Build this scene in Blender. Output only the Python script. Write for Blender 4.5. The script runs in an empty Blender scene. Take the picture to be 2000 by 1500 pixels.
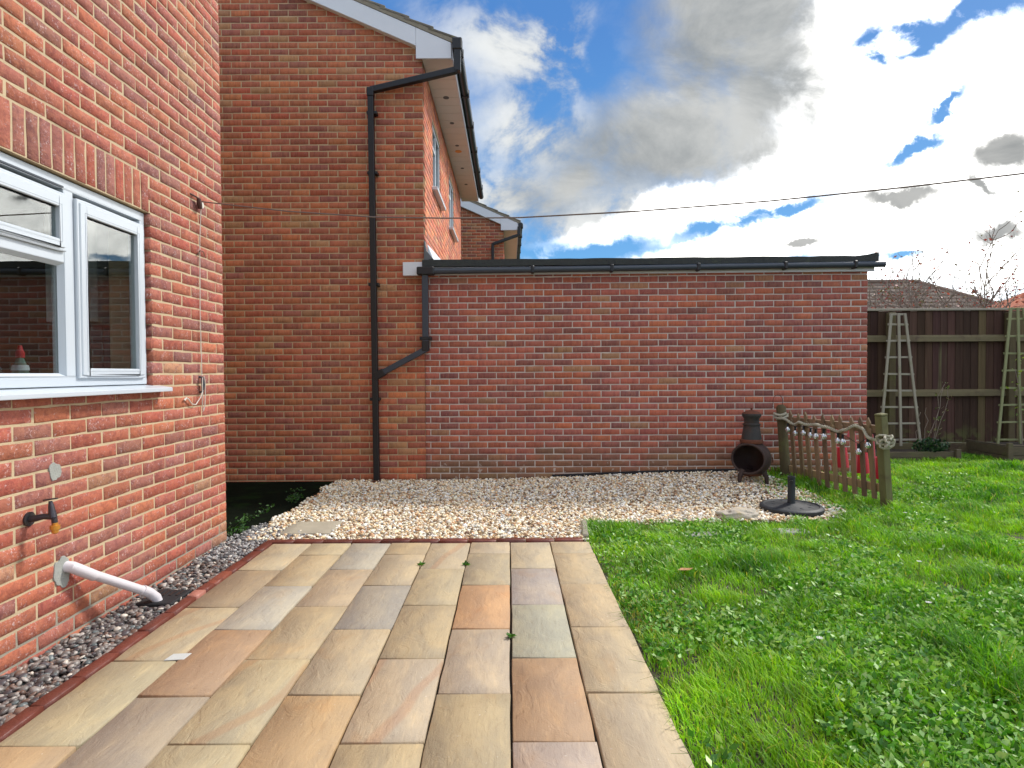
import bpy, bmesh, math, random
import numpy as np
from mathutils import Vector, Matrix, noise as mnoise
R = math.radians
rng = random.Random(7)
nr = np.random.default_rng(11)
sc = bpy.context.scene
C = sc.collection

# ------------------------------------------------------------------ camera
CH = 1.27
cam_d = bpy.data.cameras.new('camera')
cam = bpy.data.objects.new('camera', cam_d); C.objects.link(cam)
cam_d.sensor_width = 36.0
cam_d.lens = 36.0 * 1146 / 2000
cam_d.clip_end = 2000; cam_d.clip_start = 0.05
cam.matrix_world = (Matrix.Translation((0, 0, CH)) @ Matrix.Rotation(R(-0.25), 4, 'Z')
                    @ Matrix.Rotation(R(90 - 1.1), 4, 'X') @ Matrix.Rotation(R(-0.35), 4, 'Z'))
sc.camera = cam
sc.view_settings.view_transform = 'Standard'
sc.view_settings.look = 'None'
sc.view_settings.gamma = 1.0
sc.view_settings.exposure = 1.16

# ------------------------------------------------------------------ node helpers
class NT:
    def __init__(s, tree):
        s.t = tree; s.n = tree.nodes; s.l = tree.links
    def node(s, typ, **kw):
        n = s.n.new(typ)
        for k, v in kw.items(): setattr(n, k, v)
        return n
    def put(s, sock, v):
        if v is None: return
        if isinstance(v, bpy.types.NodeSocket): s.l.new(v, sock)
        else:
            if isinstance(v, (tuple, list)) and len(v) == 3 and sock.type == 'RGBA': v = (*v, 1)
            sock.default_value = v
    def m(s, op, a, b=None, c=None, clamp=False):
        n = s.node('ShaderNodeMath', operation=op, use_clamp=clamp)
        s.put(n.inputs[0], a); s.put(n.inputs[1], b); s.put(n.inputs[2], c)
        return n.outputs[0]
    def mix(s, f, a, b, blend='MIX'):
        n = s.node('ShaderNodeMix', data_type='RGBA', blend_type=blend, clamp_factor=True)
        s.put(n.inputs[0], f); s.put(n.inputs[6], a); s.put(n.inputs[7], b)
        return n.outputs[2]
    def noise(s, vec, scale, detail=3, rough=.55, dist=0.0):
        n = s.node('ShaderNodeTexNoise')
        s.put(n.inputs['Vector'], vec); n.inputs['Scale'].default_value = scale
        n.inputs['Detail'].default_value = detail; n.inputs['Roughness'].default_value = rough
        n.inputs['Distortion'].default_value = dist
        return n.outputs[0]
    def ramp(s, fac, stops):
        n = s.node('ShaderNodeValToRGB'); e = n.color_ramp.elements
        while len(e) < len(stops): e.new(0.5)
        for el, (p, c) in zip(e, stops):
            el.position = p; el.color = (*c, 1) if len(c) == 3 else c
        s.put(n.inputs[0], fac); return n.outputs[0]
    def step(s, x, lo, hi):
        n = s.node('ShaderNodeMapRange', interpolation_type='SMOOTHSTEP')
        s.put(n.inputs[0], x); s.put(n.inputs[1], lo); s.put(n.inputs[2], hi)
        return n.outputs[0]
    def mapping(s, vec, scale=(1, 1, 1), loc=(0, 0, 0), rot=(0, 0, 0)):
        n = s.node('ShaderNodeMapping'); s.put(n.inputs[0], vec)
        n.inputs['Scale'].default_value = scale; n.inputs['Location'].default_value = loc
        n.inputs['Rotation'].default_value = rot
        return n.outputs[0]
    def vadd(s, a, b):
        n = s.node('ShaderNodeVectorMath', operation='ADD'); s.put(n.inputs[0], a); s.put(n.inputs[1], b); return n.outputs[0]
    def bump(s, h, strength, dist):
        n = s.node('ShaderNodeBump'); n.inputs['Strength'].default_value = strength
        n.inputs['Distance'].default_value = dist; s.put(n.inputs['Height'], h); return n.outputs[0]

def lin(c):
    return tuple((x / 255 / 12.92) if x / 255 <= .04045 else ((x / 255 + .055) / 1.055) ** 2.4 for x in c)

# ------------------------------------------------------------------ world
SUN_AZ, SUN_EL = 58.0, 46.0
w = bpy.data.worlds.new('World'); sc.world = w; w.use_nodes = True
W = NT(w.node_tree); W.n.clear()
out = W.node('ShaderNodeOutputWorld'); bg = W.node('ShaderNodeBackground')
W.l.new(bg.outputs[0], out.inputs[0]); bg.inputs[1].default_value = 0.1
sky = W.node('ShaderNodeTexSky', sky_type='NISHITA', sun_disc=False)
sky.sun_elevation = R(SUN_EL); sky.sun_rotation = R(SUN_AZ)
sky.air_density = 1.0; sky.dust_density = 0.6; sky.ozone_density = 2.0
tc = W.node('ShaderNodeTexCoord')
sep = W.node('ShaderNodeSeparateXYZ'); W.l.new(tc.outputs['Generated'], sep.inputs[0])
dx, dy, dz = sep.outputs
den = W.m('ADD', W.m('MAXIMUM', dz, 0.0), 0.22)
comb = W.node('ShaderNodeCombineXYZ')
W.put(comb.inputs[0], W.m('DIVIDE', dx, den)); W.put(comb.inputs[1], W.m('DIVIDE', dy, den))
P = comb.outputs[0]
nA = W.noise(P, 1.3, 8, .58, .3)
nB = W.noise(W.mapping(P, (1, 1, 1), (5, 3, 2)), 3.0, 8, .6, .2)
nC = W.noise(W.mapping(P, (1, 1, 1), (9, -3, 4)), 0.9, 6, .55, .2)
front = W.step(dy, 0.12, 0.4)
dyc = W.m('MAXIMUM', dy, 0.08)
u = W.m('DIVIDE', dx, dyc); v = W.m('DIVIDE', dz, dyc)
cuv = W.node('ShaderNodeCombineXYZ'); W.put(cuv.inputs[0], u); W.put(cuv.inputs[1], v)
UV = cuv.outputs[0]
w1 = W.m('SUBTRACT', W.noise(UV, 6.0, 9, .62), .5)
w2 = W.m('SUBTRACT', W.noise(W.mapping(UV, (1, 1, 1), (4, 7, 0)), 6.0, 9, .62), .5)
w3 = W.noise(W.mapping(UV, (1, 1.6, 1), (2, 1, 0), (0, 0, R(-25))), 4.5, 9, .64, .4)
w4 = W.noise(W.mapping(UV, (1, 1.2, 1), (8, 3, 0)), 6.5, 9, .6, .3)
uu = W.m('ADD', u, W.m('MULTIPLY', w1, .17)); vv = W.m('ADD', v, W.m('MULTIPLY', w2, .13))
def ell(px, py, a, b, rot=0.0, soft=.5):
    u0, v0 = (px - 995) / 1146, (728 - py) / 1146
    a /= 1146; b /= 1146; c, s_ = math.cos(R(rot)), math.sin(R(rot))
    du = W.m('SUBTRACT', uu, u0); dv = W.m('SUBTRACT', vv, v0)
    p = W.m('ADD', W.m('MULTIPLY', du, c / a), W.m('MULTIPLY', dv, s_ / a))
    q = W.m('ADD', W.m('MULTIPLY', du, -s_ / b), W.m('MULTIPLY', dv, c / b))
    r = W.m('SQRT', W.m('ADD', W.m('MULTIPLY', p, p), W.m('MULTIPLY', q, q)))
    return W.m('SUBTRACT', 1.0, W.step(r, 1 - soft, 1 + soft))
def union(l):
    r = l[0]
    for x in l[1:]: r = W.m('MAXIMUM', r, x)
    return r
grey = union([ell(1450, 40, 170, 200, 0, .45), ell(1480, 170, 180, 150, 0, .4), ell(1330, 270, 260, 100, 14, .55), ell(1400, 300, 210, 60, 14, .45), ell(1120, 350, 120, 45, 20, .8)])
wisps = union([ell(1765, 388, 92, 17, 0, .45), ell(1955, 300, 80, 36, 22, .4), ell(1950, 466, 85, 18, 0, .45), ell(1915, 380, 42, 12, -15, .5),
               ell(1560, 487, 55, 12, 0, .5)])
white = union([ell(1900, 260, 400, 330, 0, .25), ell(1650, 110, 100, 150, 0, .3), ell(1640, 350, 260, 110, 20, .35), ell(1330, 425, 260, 40, 14, .5), ell(1420, 500, 330, 34, 8, .5)])
left_c = union([ell(1010, 100, 160, 80, -8, .8), ell(1030, 250, 110, 90, 20, .8), ell(990, 400, 120, 75, 10, .8), ell(1150, 420, 130, 40, 10, .7)])
holes = union([ell(1770, 82, 105, 40, 14, .35), ell(1900, 40, 150, 30, 22, .5), ell(1850, 230, 85, 15, 32, .5), ell(1770, 305, 70, 16, 24, .5),
               ell(1530, 405, 110, 13, 12, .6), ell(1420, 440, 130, 16, 14, .6), ell(1130, 482, 190, 30, 3, .5), ell(1180, 120, 50, 80, 0, .5), ell(1760, 500, 60, 8, 5, .6)])
BLUE = W.mix(.88, sky.outputs[0], W.ramp(dz, [(0.0, (.60, 2.3, 3.9)), (.22, (.42, 1.6, 3.4)), (.5, (.24, 1.0, 2.7)), (1, (.18, .8, 2.3))]))
# clouds in general (whole sky)
cov = W.step(nA, .42, .56)
shade = W.m('MULTIPLY', W.step(nC, .48, .62), W.step(nA, .5, .64))
gen_c = W.mix(W.m('MULTIPLY', shade, .7), W.mix(W.step(nB, .3, .7), (6.4, 6.6, 6.8), (9.0, 9.0, 8.9)), (2.6, 2.7, 2.8))
GEN = W.mix(cov, BLUE, gen_c)
# the part of the sky ahead, where the photograph shows which cloud is where
lcol = W.mix(W.step(w4, .34, .62), (1.9, 2.05, 2.15), (3.9, 4.0, 4.0))
gcol = W.mix(W.step(w3, .28, .74), (1.45, 1.56, 1.62), (2.9, 2.95, 2.9))
wcol = W.mix(W.step(w3, .3, .6), (10.5, 10.7, 10.6), (22, 21.6, 20.6))
lm = W.m('MULTIPLY', left_c, W.step(w4, .40, .56))
F = W.mix(W.m('MAXIMUM', lm, W.m('MULTIPLY', W.step(w3, .56, .68), .8)), BLUE, lcol)
F = W.mix(white, F, wcol)
F = W.mix(W.m('MULTIPLY', holes, W.step(w4, .30, .46)), F, BLUE)
F = W.mix(W.m('MULTIPLY', grey, W.m('ADD', .68, W.m('MULTIPLY', W.step(w4, .3, .55), .32))), F, gcol)
F = W.mix(W.m('MULTIPLY', wisps, .92), F, W.mix(w4, (.55, .6, .63), (1.0, 1.05, 1.05)))
region = W.m('MULTIPLY', front, W.m('SUBTRACT', 1.0, W.step(v, .75, 1.1)))
region = W.m('MULTIPLY', region, W.m('MULTIPLY', W.step(u, -.55, -.25), W.m('SUBTRACT', 1.0, W.step(u, 1.2, 1.9))))
W.put(bg.inputs[0], W.mix(region, GEN, F))

# ------------------------------------------------------------------ sun
sd = bpy.data.lights.new('sun', 'SUN'); sun = bpy.data.objects.new('sun', sd); C.objects.link(sun)
sd.energy = 1.75; sd.angle = R(8); sd.color = (1, .95, .87)
az, el_ = R(SUN_AZ), R(SUN_EL)
sdir = Vector((math.sin(az) * math.cos(el_), math.cos(az) * math.cos(el_), math.sin(el_)))
sun.rotation_euler = (-sdir).to_track_quat('-Z', 'Y').to_euler()

# ------------------------------------------------------------------ materials
def base_mat(name):
    m = bpy.data.materials.new(name); m.use_nodes = True
    t = NT(m.node_tree); b = m.node_tree.nodes['Principled BSDF']
    g = t.node('ShaderNodeNewGeometry')
    return m, t, b, g.outputs['Position']

def plain(name, col, rough=.6, var=.18, ns=9, bump=.15, bs=70, metal=0.0, spec=.5, stretch=(1, 1, 1), objcol=False, dirt=None, dirt_s=5, dirt_lo=.52):
    m, t, b, pos = base_mat(name)
    vec = t.mapping(pos, stretch)
    n = t.noise(vec, ns, 5, .6)
    c = t.mix(n, tuple(x * (1 - var) for x in col), tuple(min(1, x * (1 + var)) for x in col))
    if objcol:
        oi = t.node('ShaderNodeObjectInfo'); c = t.mix(1.0, c, oi.outputs['Color'], 'MULTIPLY')
    if dirt:
        d = t.step(t.noise(t.mapping(pos, (1, 1, 1), (3, 8, 1)), dirt_s, 6, .65), dirt_lo, dirt_lo + .2)
        c = t.mix(t.m('MULTIPLY', d, .8), c, dirt)
    t.put(b.inputs['Base Color'], c)
    b.inputs['Roughness'].default_value = rough; b.inputs['Metallic'].default_value = metal
    b.inputs['Specular IOR Level'].default_value = spec
    if bump:
        t.put(b.inputs['Normal'], t.bump(t.noise(vec, bs, 4, .6), bump, .01))
    return m

def brick_mat(name, fleck=.35, bscale=110, bstr=.5, stain=None, mot=(38, 38, 8), contrast=.5):
    m, t, b, pos = base_mat(name)
    oi = t.node('ShaderNodeObjectInfo'); at = t.node('ShaderNodeAttribute', attribute_name='col')
    c = t.mix(1.0, oi.outputs['Color'], at.outputs['Color'], 'MULTIPLY')
    sepc = t.node('ShaderNodeSeparateColor'); t.put(sepc.inputs[0], c)
    off = t.node('ShaderNodeCombineXYZ'); t.put(off.inputs[0], t.m('MULTIPLY', sepc.outputs[0], 90)); t.put(off.inputs[2], t.m('MULTIPLY', sepc.outputs[1], 170))
    vec = t.vadd(pos, off.outputs[0])
    # blotches and firing bands within a brick
    big = t.noise(t.mapping(vec, mot), 1.0, 4, .62, .3)
    c = t.mix(t.m('MULTIPLY', t.step(big, .46, .62), contrast), c, t.mix(1.0, c, (.60, .56, .68), 'MULTIPLY'))
    c = t.mix(t.m('MULTIPLY', t.step(t.noise(t.mapping(vec, mot, (7, 7, 7)), 1.0, 4, .6, .3), .52, .66), contrast * .75), c, t.mix(.45, c, (.60, .27, .15)))
    fine = t.noise(vec, 170, 5, .7)
    c = t.mix(t.m('MULTIPLY', t.step(fine, .4, .7), .5), c, t.mix(1.0, c, (.6, .54, .56), 'MULTIPLY'))
    fl = t.m('MULTIPLY', t.step(t.noise(vec, 85, 5, .72, .6), .53, .66), t.step(t.noise(vec, 16, 3, .6), .42, .62))
    c = t.mix(t.m('MULTIPLY', fl, fleck), c, (.66, .54, .53))
    c = t.mix(1.0, c, t.mix(t.noise(pos, 1.15, 5, .6), (.74, .73, .74), (1.24, 1.22, 1.18)), 'MULTIPLY')   # weathering across the wall
    if stain:
        sp = t.node('ShaderNodeSeparateXYZ'); t.put(sp.inputs[0], pos)
        hgt = t.m('ADD', sp.outputs[2], t.m('MULTIPLY', t.m('SUBTRACT', t.noise(pos, 1.7, 4, .6), .5), .9))
        k = t.m('SUBTRACT', 1.0, t.step(hgt, .12, .5))
        c = t.mix(t.m('MULTIPLY', k, .6), c, stain)
        k2 = t.m('MULTIPLY', t.m('SUBTRACT', 1.0, t.step(sp.outputs[2], .1, .3)), t.step(t.noise(pos, 16, 4, .6), .6, .68))
        c = t.mix(t.m('MULTIPLY', k2, .6), c, (.6, .56, .5))
    t.put(b.inputs['Base Color'], c); b.inputs['Roughness'].default_value = .85
    b.inputs['Specular IOR Level'].default_value = .3
    h = t.m('ADD', t.noise(vec, bscale, 5, .65), t.m('MULTIPLY', t.noise(vec, bscale * .3, 3, .5), .8))
    t.put(b.inputs['Normal'], t.bump(h, bstr, .004))
    return m

def mortar_mat(name, col):
    return plain(name, col, .9, .22, 6, .4, 160, spec=.2, dirt=tuple(x * .6 for x in col), dirt_s=2.2, dirt_lo=.55)

def vcol_mat(name, rough=.7, trans=0.0, bump=0, spec=.4, var=.2, ns=120):
    m, t, b, pos = base_mat(name)
    at = t.node('ShaderNodeAttribute', attribute_name='col')
    n = t.noise(pos, ns, 3, .6)
    c = t.mix(1.0, at.outputs['Color'], t.mix(n, (1 - var,) * 3, (1 + var,) * 3), 'MULTIPLY')
    t.put(b.inputs['Base Color'], c); b.inputs['Roughness'].default_value = rough
    b.inputs['Specular IOR Level'].default_value = spec
    if bump: t.put(b.inputs['Normal'], t.bump(t.noise(pos, 160, 3, .6), bump, .004))
    if trans:
        tr = t.node('ShaderNodeBsdfTranslucent'); t.put(tr.inputs[0], t.mix(1.0, c, (1.15, 1.2, .5), 'MULTIPLY'))
        ms = t.node('ShaderNodeMixShader'); ms.inputs[0].default_value = trans
        o = m.node_tree.nodes['Material Output']
        t.l.new(b.outputs[0], ms.inputs[1]); t.l.new(tr.outputs[0], ms.inputs[2]); t.l.new(ms.outputs[0], o.inputs[0])
    return m

def slab_mat(name, band=False):
    m, t, b, pos = base_mat(name)
    oi = t.node('ShaderNodeObjectInfo')
    tcn = t.node('ShaderNodeTexCoord')
    off = t.node('ShaderNodeCombineXYZ'); t.put(off.inputs[0], t.m('MULTIPLY', oi.outputs['Random'], 60)); t.put(off.inputs[1], t.m('MULTIPLY', oi.outputs['Random'], 23))
    vec = t.vadd(tcn.outputs['Object'], off.outputs[0])
    c = oi.outputs['Color']
    a = t.noise(t.mapping(vec, (3.0, 1.2, 1), (0, 0, 0), (0, 0, .3)), 2.4, 5, .6, .6)
    c = t.mix(t.step(a, .35, .7), t.mix(1.0, c, (.86, .87, .9), 'MULTIPLY'), t.mix(1.0, c, (1.08, 1.05, .98), 'MULTIPLY'))
    # iron tint patches
    p = t.step(t.noise(t.mapping(vec, (1.6, 1, 1), (4, 2, 0)), 3.1, 4, .6, .4), .56, .74)
    c = t.mix(t.m('MULTIPLY', p, .38), c, t.mix(1.0, c, (1.03, .83, .64), 'MULTIPLY'))
    # fine lengthwise grain and pale veins
    g1 = t.noise(t.mapping(vec, (30, 4.5, 1), (0, 0, 0), (0, 0, .12)), 1.6, 4, .65, .3)
    c = t.mix(t.m('MULTIPLY', t.step(g1, .54, .70), .55), c, t.mix(1.0, c, (1.24, 1.22, 1.15), 'MULTIPLY'))
    c = t.mix(t.m('MULTIPLY', t.step(g1, .44, .28), .4), c, t.mix(1.0, c, (.78, .75, .72), 'MULTIPLY'))
    if band:
        wv = t.node('ShaderNodeTexWave', wave_type='BANDS', bands_direction='X')
        t.put(wv.inputs['Vector'], t.mapping(vec, (1, 1, 1), (.1, 0, 0), (0, 0, .35))); wv.inputs['Scale'].default_value = 1.15
        wv.inputs['Distortion'].default_value = 3.2; wv.inputs['Detail'].default_value = 1.5; wv.inputs['Detail Scale'].default_value = 1.3
        bd = t.step(wv.outputs['Fac'], .86, .985)
        c = t.mix(t.m('MULTIPLY', bd, .42), c, t.mix(1.0, c, (.98, .66, .52), 'MULTIPLY'))
    g3 = t.noise(t.mapping(vec, (70, 12, 1), (9, 0, 0), (0, 0, .2)), 1.0, 5, .7, .6)
    c = t.mix(t.m('MULTIPLY', t.step(g3, .52, .68), .5), c, t.mix(1.0, c, (.80, .77, .74), 'MULTIPLY'))
    c = t.mix(t.m('MULTIPLY', t.step(g3, .40, .26), .5), c, t.mix(1.0, c, (1.18, 1.17, 1.13), 'MULTIPLY'))
    # dirt and damp marks
    d = t.step(t.noise(t.vadd(pos, (2, 5, 0)), 2.2, 5, .65), .55, .8)
    c = t.mix(t.m('MULTIPLY', d, .3), c, t.mix(1.0, c, (.7, .68, .64), 'MULTIPLY'))
    sp = t.step(t.noise(pos, 55, 2, .5), .72, .78)
    c = t.mix(t.m('MULTIPLY', sp, .35), c, (.7, .66, .58))
    t.put(b.inputs['Base Color'], c)
    t.put(b.inputs['Roughness'], t.m('ADD', .5, t.m('MULTIPLY', a, .3)))
    b.inputs['Specular IOR Level'].default_value = .35
    # riven surface
    r1 = t.noise(t.mapping(vec, (2.2, 1.3, 1), (0, 0, 0), (0, 0, .5)), 4.5, 6, .55, 1.1)
    st = t.m('ADD', r1, t.m('MULTIPLY', t.m('PINGPONG', t.m('MULTIPLY', r1, 5.0), .5), .2))
    g2 = t.noise(t.mapping(vec, (95, 14, 1), (3, 0, 0), (0, 0, -.1)), 1.0, 5, .7, .5)
    h = t.m('ADD', t.m('ADD', st, t.m('MULTIPLY', g2, .22)), t.m('MULTIPLY', t.noise(vec, 130, 4, .65), .16))
    t.put(b.inputs['Normal'], t.bump(h, .75, .008))
    return m

def glass_mat(name, tint=(.75, .82, .8), r0=.1):
    m = bpy.data.materials.new(name); m.use_nodes = True; t = NT(m.node_tree); t.n.clear()
    o = t.node('ShaderNodeOutputMaterial'); tr = t.node('ShaderNodeBsdfTransparent'); gl = t.node('ShaderNodeBsdfGlossy')
    gl.inputs['Roughness'].default_value = .004; tr.inputs[0].default_value = (*tint, 1)
    pos = t.node('ShaderNodeNewGeometry').outputs['Position']
    t.put(gl.inputs['Normal'], t.bump(t.noise(pos, 2.5, 2, .5), .02, .02))
    lw = t.node('ShaderNodeLayerWeight'); lw.inputs[0].default_value = .5
    fac = t.m('ADD', r0, t.m('MULTIPLY', t.m('POWER', lw.outputs['Facing'], 5.0), 1 - r0))      # the same from both sides of the sheet
    ms = t.node('ShaderNodeMixShader'); t.l.new(fac, ms.inputs[0]); t.l.new(tr.outputs[0], ms.inputs[1]); t.l.new(gl.outputs[0], ms.inputs[2])
    t.l.new(ms.outputs[0], o.inputs[0]); return m

MT = {}
MT['brick_left'] = brick_mat('brick_left', .75, 75, 1.0, mot=(28, 28, 34), contrast=.6)
MT['brick_gable'] = brick_mat('brick_gable', .18, 120, .4)
MT['brick_garage'] = brick_mat('brick_garage', .2, 120, .4, stain=(.17, .12, .06))
MT['mortar_buff'] = mortar_mat('mortar_buff', (.55, .43, .275))
def _low_grey():
    m = MT['mortar_buff']; t = NT(m.node_tree); b = m.node_tree.nodes['Principled BSDF']
    src = b.inputs['Base Color'].links[0].from_socket
    g = t.node('ShaderNodeNewGeometry'); sp = t.node('ShaderNodeSeparateXYZ'); t.put(sp.inputs[0], g.outputs['Position'])
    k = t.m('SUBTRACT', 1.0, t.step(sp.outputs[2], .12, .16))
    t.put(b.inputs['Base Color'], t.mix(t.m('MULTIPLY', k, .85), src, (.30, .28, .23)))
_low_grey()
MT['mortar_gable'] = mortar_mat('mortar_gable', (.49, .36, .23))
MT['mortar_grey'] = mortar_mat('mortar_grey', (.56, .50, .445))
MT['slab'] = slab_mat('sandstone'); MT['slab_band'] = slab_mat('sandstone_banded', True)
MT['edging'] = plain('red_edging', (.17, .042, .026), .45, .35, 14, .3, 90, objcol=True, dirt=(.11, .032, .02), dirt_s=7)
MT['upvc'] = plain('white_upvc', (.56, .61, .66), .28, .03, 3, .0)
MT['white_paint'] = plain('white_board', (.66, .69, .74), .4, .05, 4, .03, 30)
MT['soffit'] = plain('soffit_board', (.72, .70, .66), .5, .06, 4, .03, 30)
MT['black'] = plain('black_plastic', (.007, .007, .008), .45, .3, 20, .03, 60)
MT['dgrey'] = plain('grey_plastic', (.035, .045, .06), .38, .2, 10, .05, 60)
MT['felt'] = plain('roof_felt', (.03, .034, .032), .8, .5, 25, .6, 60, dirt=(.06, .075, .035), dirt_s=9, dirt_lo=.55)
MT['lead'] = plain('lead_flashing', (.11, .12, .13), .6, .3, 14, .3, 30)
MT['tile'] = plain('concrete_tile', (.16, .145, .12), .85, .35, 14, .5, 90, objcol=True, dirt=(.19, .18, .08), dirt_s=12)
MT['verge'] = plain('verge_bedding', (.24, .215, .165), .9, .3, 20, .5, 90)
MT['rooftile_far'] = plain('far_tile', (.17, .13, .10), .85, .3, 6, .4, 12, objcol=True)
MT['glass'] = glass_mat('window_glass', (.84, .88, .87), .12); MT['glass_far'] = glass_mat('window_glass_far', (.5, .55, .58), .10)
MT['inside'] = plain('kitchen_wall', (.17, .13, .08), .8, .15, 4, 0)
MT['kitchen_tile'] = plain('kitchen_tile', (.10, .07, .06), .25, .1, 8, 0)
MT['kitchen_unit'] = plain('kitchen_unit', (.75, .82, .84), .4, .05, 4, 0)
MT['worktop'] = plain('worktop', (.05, .05, .05), .4, .2, 30, 0)
MT['red_plastic'] = plain('red_plastic', (.55, .015, .02), .35, .05, 4, 0)
MT['clear_plastic'] = plain('bottle_plastic', (.12, .2, .17), .15, .1, 8, 0)
MT['chrome'] = plain('chrome', (.6, .6, .6), .12, .02, 4, 0, metal=1.0)
MT['fence'] = plain('stained_fence', (.075, .028, .026), .85, .4, 2.0, .35, 40, stretch=(14, 14, 1.2), objcol=True, dirt=(.14, .125, .06), dirt_s=2.4, dirt_lo=.62)
def fence_mat():
    m, t, b, pos = base_mat('stained_fence')
    oi = t.node('ShaderNodeObjectInfo')
    n = t.noise(t.mapping(pos, (34, 34, 1.6)), 1.0, 5, .65)
    c = t.mix(n, (.028, .014, .010), (.10, .054, .040)); c = t.mix(1.0, c, oi.outputs['Color'], 'MULTIPLY')
    sp = t.node('ShaderNodeSeparateXYZ'); t.put(sp.inputs[0], pos)
    st = t.m('MULTIPLY', t.step(t.noise(t.mapping(pos, (13, 13, .55), (3, 1, 2)), 1.0, 5, .6), .58, .72), t.step(t.noise(t.mapping(pos, (1, 1, 1), (2, 9, 4)), 1.4, 3, .5), .38, .62))
    c = t.mix(t.m('MULTIPLY', st, .75), c, (.17, .16, .08))
    g = t.m('MULTIPLY', t.m('SUBTRACT', 1.0, t.step(sp.outputs[2], .15, .55)), t.step(t.noise(pos, 7, 4, .6), .45, .65))
    c = t.mix(t.m('MULTIPLY', g, .7), c, (.12, .13, .045))
    t.put(b.inputs['Base Color'], c); b.inputs['Roughness'].default_value = .85; b.inputs['Specular IOR Level'].default_value = .2
    t.put(b.inputs['Normal'], t.bump(n, .4, .006)); return m
MT['fence'] = fence_mat()
MT['fence_green'] = plain('weathered_rail', (.13, .105, .05), .8, .4, 2, .4, 40, stretch=(1.2, 10, 10), dirt=(.06, .03, .02), dirt_s=3, dirt_lo=.5)
MT['post_green'] = plain('mossy_post', (.10, .075, .032), .8, .4, 2, .4, 40, stretch=(12, 12, 1), dirt=(.14, .15, .035), dirt_s=4)
MT['post_olive'] = plain('olive_post', (.15, .14, .055), .8, .4, 2, .4, 40, stretch=(12, 12, 1), dirt=(.09, .06, .03), dirt_s=5, dirt_lo=.5)
MT['trellis_grey'] = plain('silvered_wood', (.30, .27, .21), .8, .25, 3, .3, 60, stretch=(6, 6, 1), dirt=(.16, .17, .06), dirt_s=2.5, dirt_lo=.56)
MT['trellis_green'] = plain('algae_wood', (.24, .25, .12), .8, .25, 3, .3, 60, stretch=(6, 6, 1), dirt=(.15, .17, .05), dirt_s=2.5, dirt_lo=.5)
MT['picket'] = plain('picket_wood', (.24, .155, .092), .8, .35, 3, .4, 60, stretch=(9, 9, 1), objcol=True, dirt=(.10, .10, .03), dirt_s=5, dirt_lo=.58)
MT['planter'] = plain('rotting_board', (.11, .085, .05), .85, .4, 3, .4, 50, stretch=(1.5, 8, 8), dirt=(.1, .11, .035), dirt_s=4)
MT['rope'] = plain('rope', (.46, .43, .33), .9, .25, 60, .6, 300, dirt=(.25, .25, .14), dirt_s=9)
MT['cord'] = plain('white_cord', (.66, .62, .55), .7, .15, 60, 0)
MT['line'] = plain('line_cord', (.16, .13, .115), .6, .2, 60, 0)
MT['iron'] = plain('cast_iron', (.030, .028, .027), .62, .5, 12, .4, 80, dirt=(.07, .028, .014), dirt_s=6, dirt_lo=.5)
MT['iron_dark'] = plain('cast_iron_body', (.042, .022, .017), .7, .5, 10, .4, 80, dirt=(.035, .03, .03), dirt_s=6, dirt_lo=.55)
MT['rust'] = plain('rusted_iron', (.12, .036, .016), .8, .4, 16, .4, 90)
MT['resin'] = plain('parasol_resin', (.016, .020, .025), .6, .3, 12, .25, 40)
MT['rock'] = plain('garden_rock', (.42, .37, .30), .85, .4, 9, .9, 25, dirt=(.5, .38, .2), dirt_s=7)
MT['stone'] = plain('old_slab', (.36, .32, .24), .85, .2, 8, .4, 60)
MT['greystone'] = plain('grey_stone', (.30, .30, .28), .85, .25, 12, .4, 60)
MT['pvc'] = plain('waste_pipe', (.66, .62, .64), .35, .06, 6, .03, 30)
MT['cement'] = plain('cement_patch', (.34, .35, .32), .9, .25, 18, .5, 120)
MT['brass'] = plain('brass', (.70, .33, .06), .35, .15, 12, 0, metal=.6)
MT['tap'] = plain('tarnished_metal', (.055, .05, .06), .42, .4, 20, .15, 80, metal=.5, dirt=(.07, .07, .03), dirt_s=14)
MT['rusty_hook'] = plain('rusty_hook', (.07, .025, .018), .7, .4, 30, 0)
MT['pink'] = plain('pink_pot', (.72, .13, .17), .45, .06, 6, 0)
MT['crimson'] = plain('red_pot', (.50, .010, .03), .45, .1, 6, 0)
MT['bulb'] = plain('bulb_glass', (.72, .74, .75), .12, .1, 8, 0, metal=.75)
MT['soil'] = plain('soil', (.055, .042, .03), .95, .4, 12, .8, 60)
MT['bedding'] = plain('joint_soil', (.035, .026, .018), .95, .4, 30, .6, 90)
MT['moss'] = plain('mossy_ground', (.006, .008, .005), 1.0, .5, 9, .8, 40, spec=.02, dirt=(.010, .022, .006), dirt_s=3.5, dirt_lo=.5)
MT['ground'] = plain('far_ground', (.05, .07, .03), .95, .4, .4, .5, 10)
MT['gravel_base'] = plain('gravel_bed', (.42, .35, .26), .95, .35, 60, .6, 120)
MT['pebble_base'] = plain('pebble_bed', (.06, .055, .05), .95, .4, 60, .6, 120)
MT['stones'] = vcol_mat('gravel_stones', .75, 0, .3)
MT['pebbles'] = vcol_mat('pebble_stones', .42, 0, .1, spec=.5)
MT['grass'] = vcol_mat('grass_blades', .38, .38, 0, spec=.5, var=.12, ns=5)
MT['leaf'] = vcol_mat('leaves', .46, .3, 0, spec=.55, var=.12, ns=5)
MT['render_far'] = plain('far_wall', (.35, .22, .16), .9, .15, 3, .2, 30)
MT['bark'] = plain('twig_bark', (.24, .19, .15), .85, .3, 20, 0)
MT['petal'] = plain('petal', (.8, .8, .78), .6, .03, 8, 0)
MT['dryleaf'] = plain('dry_leaf', (.45, .24, .10), .7, .2, 40, 0)
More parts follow.
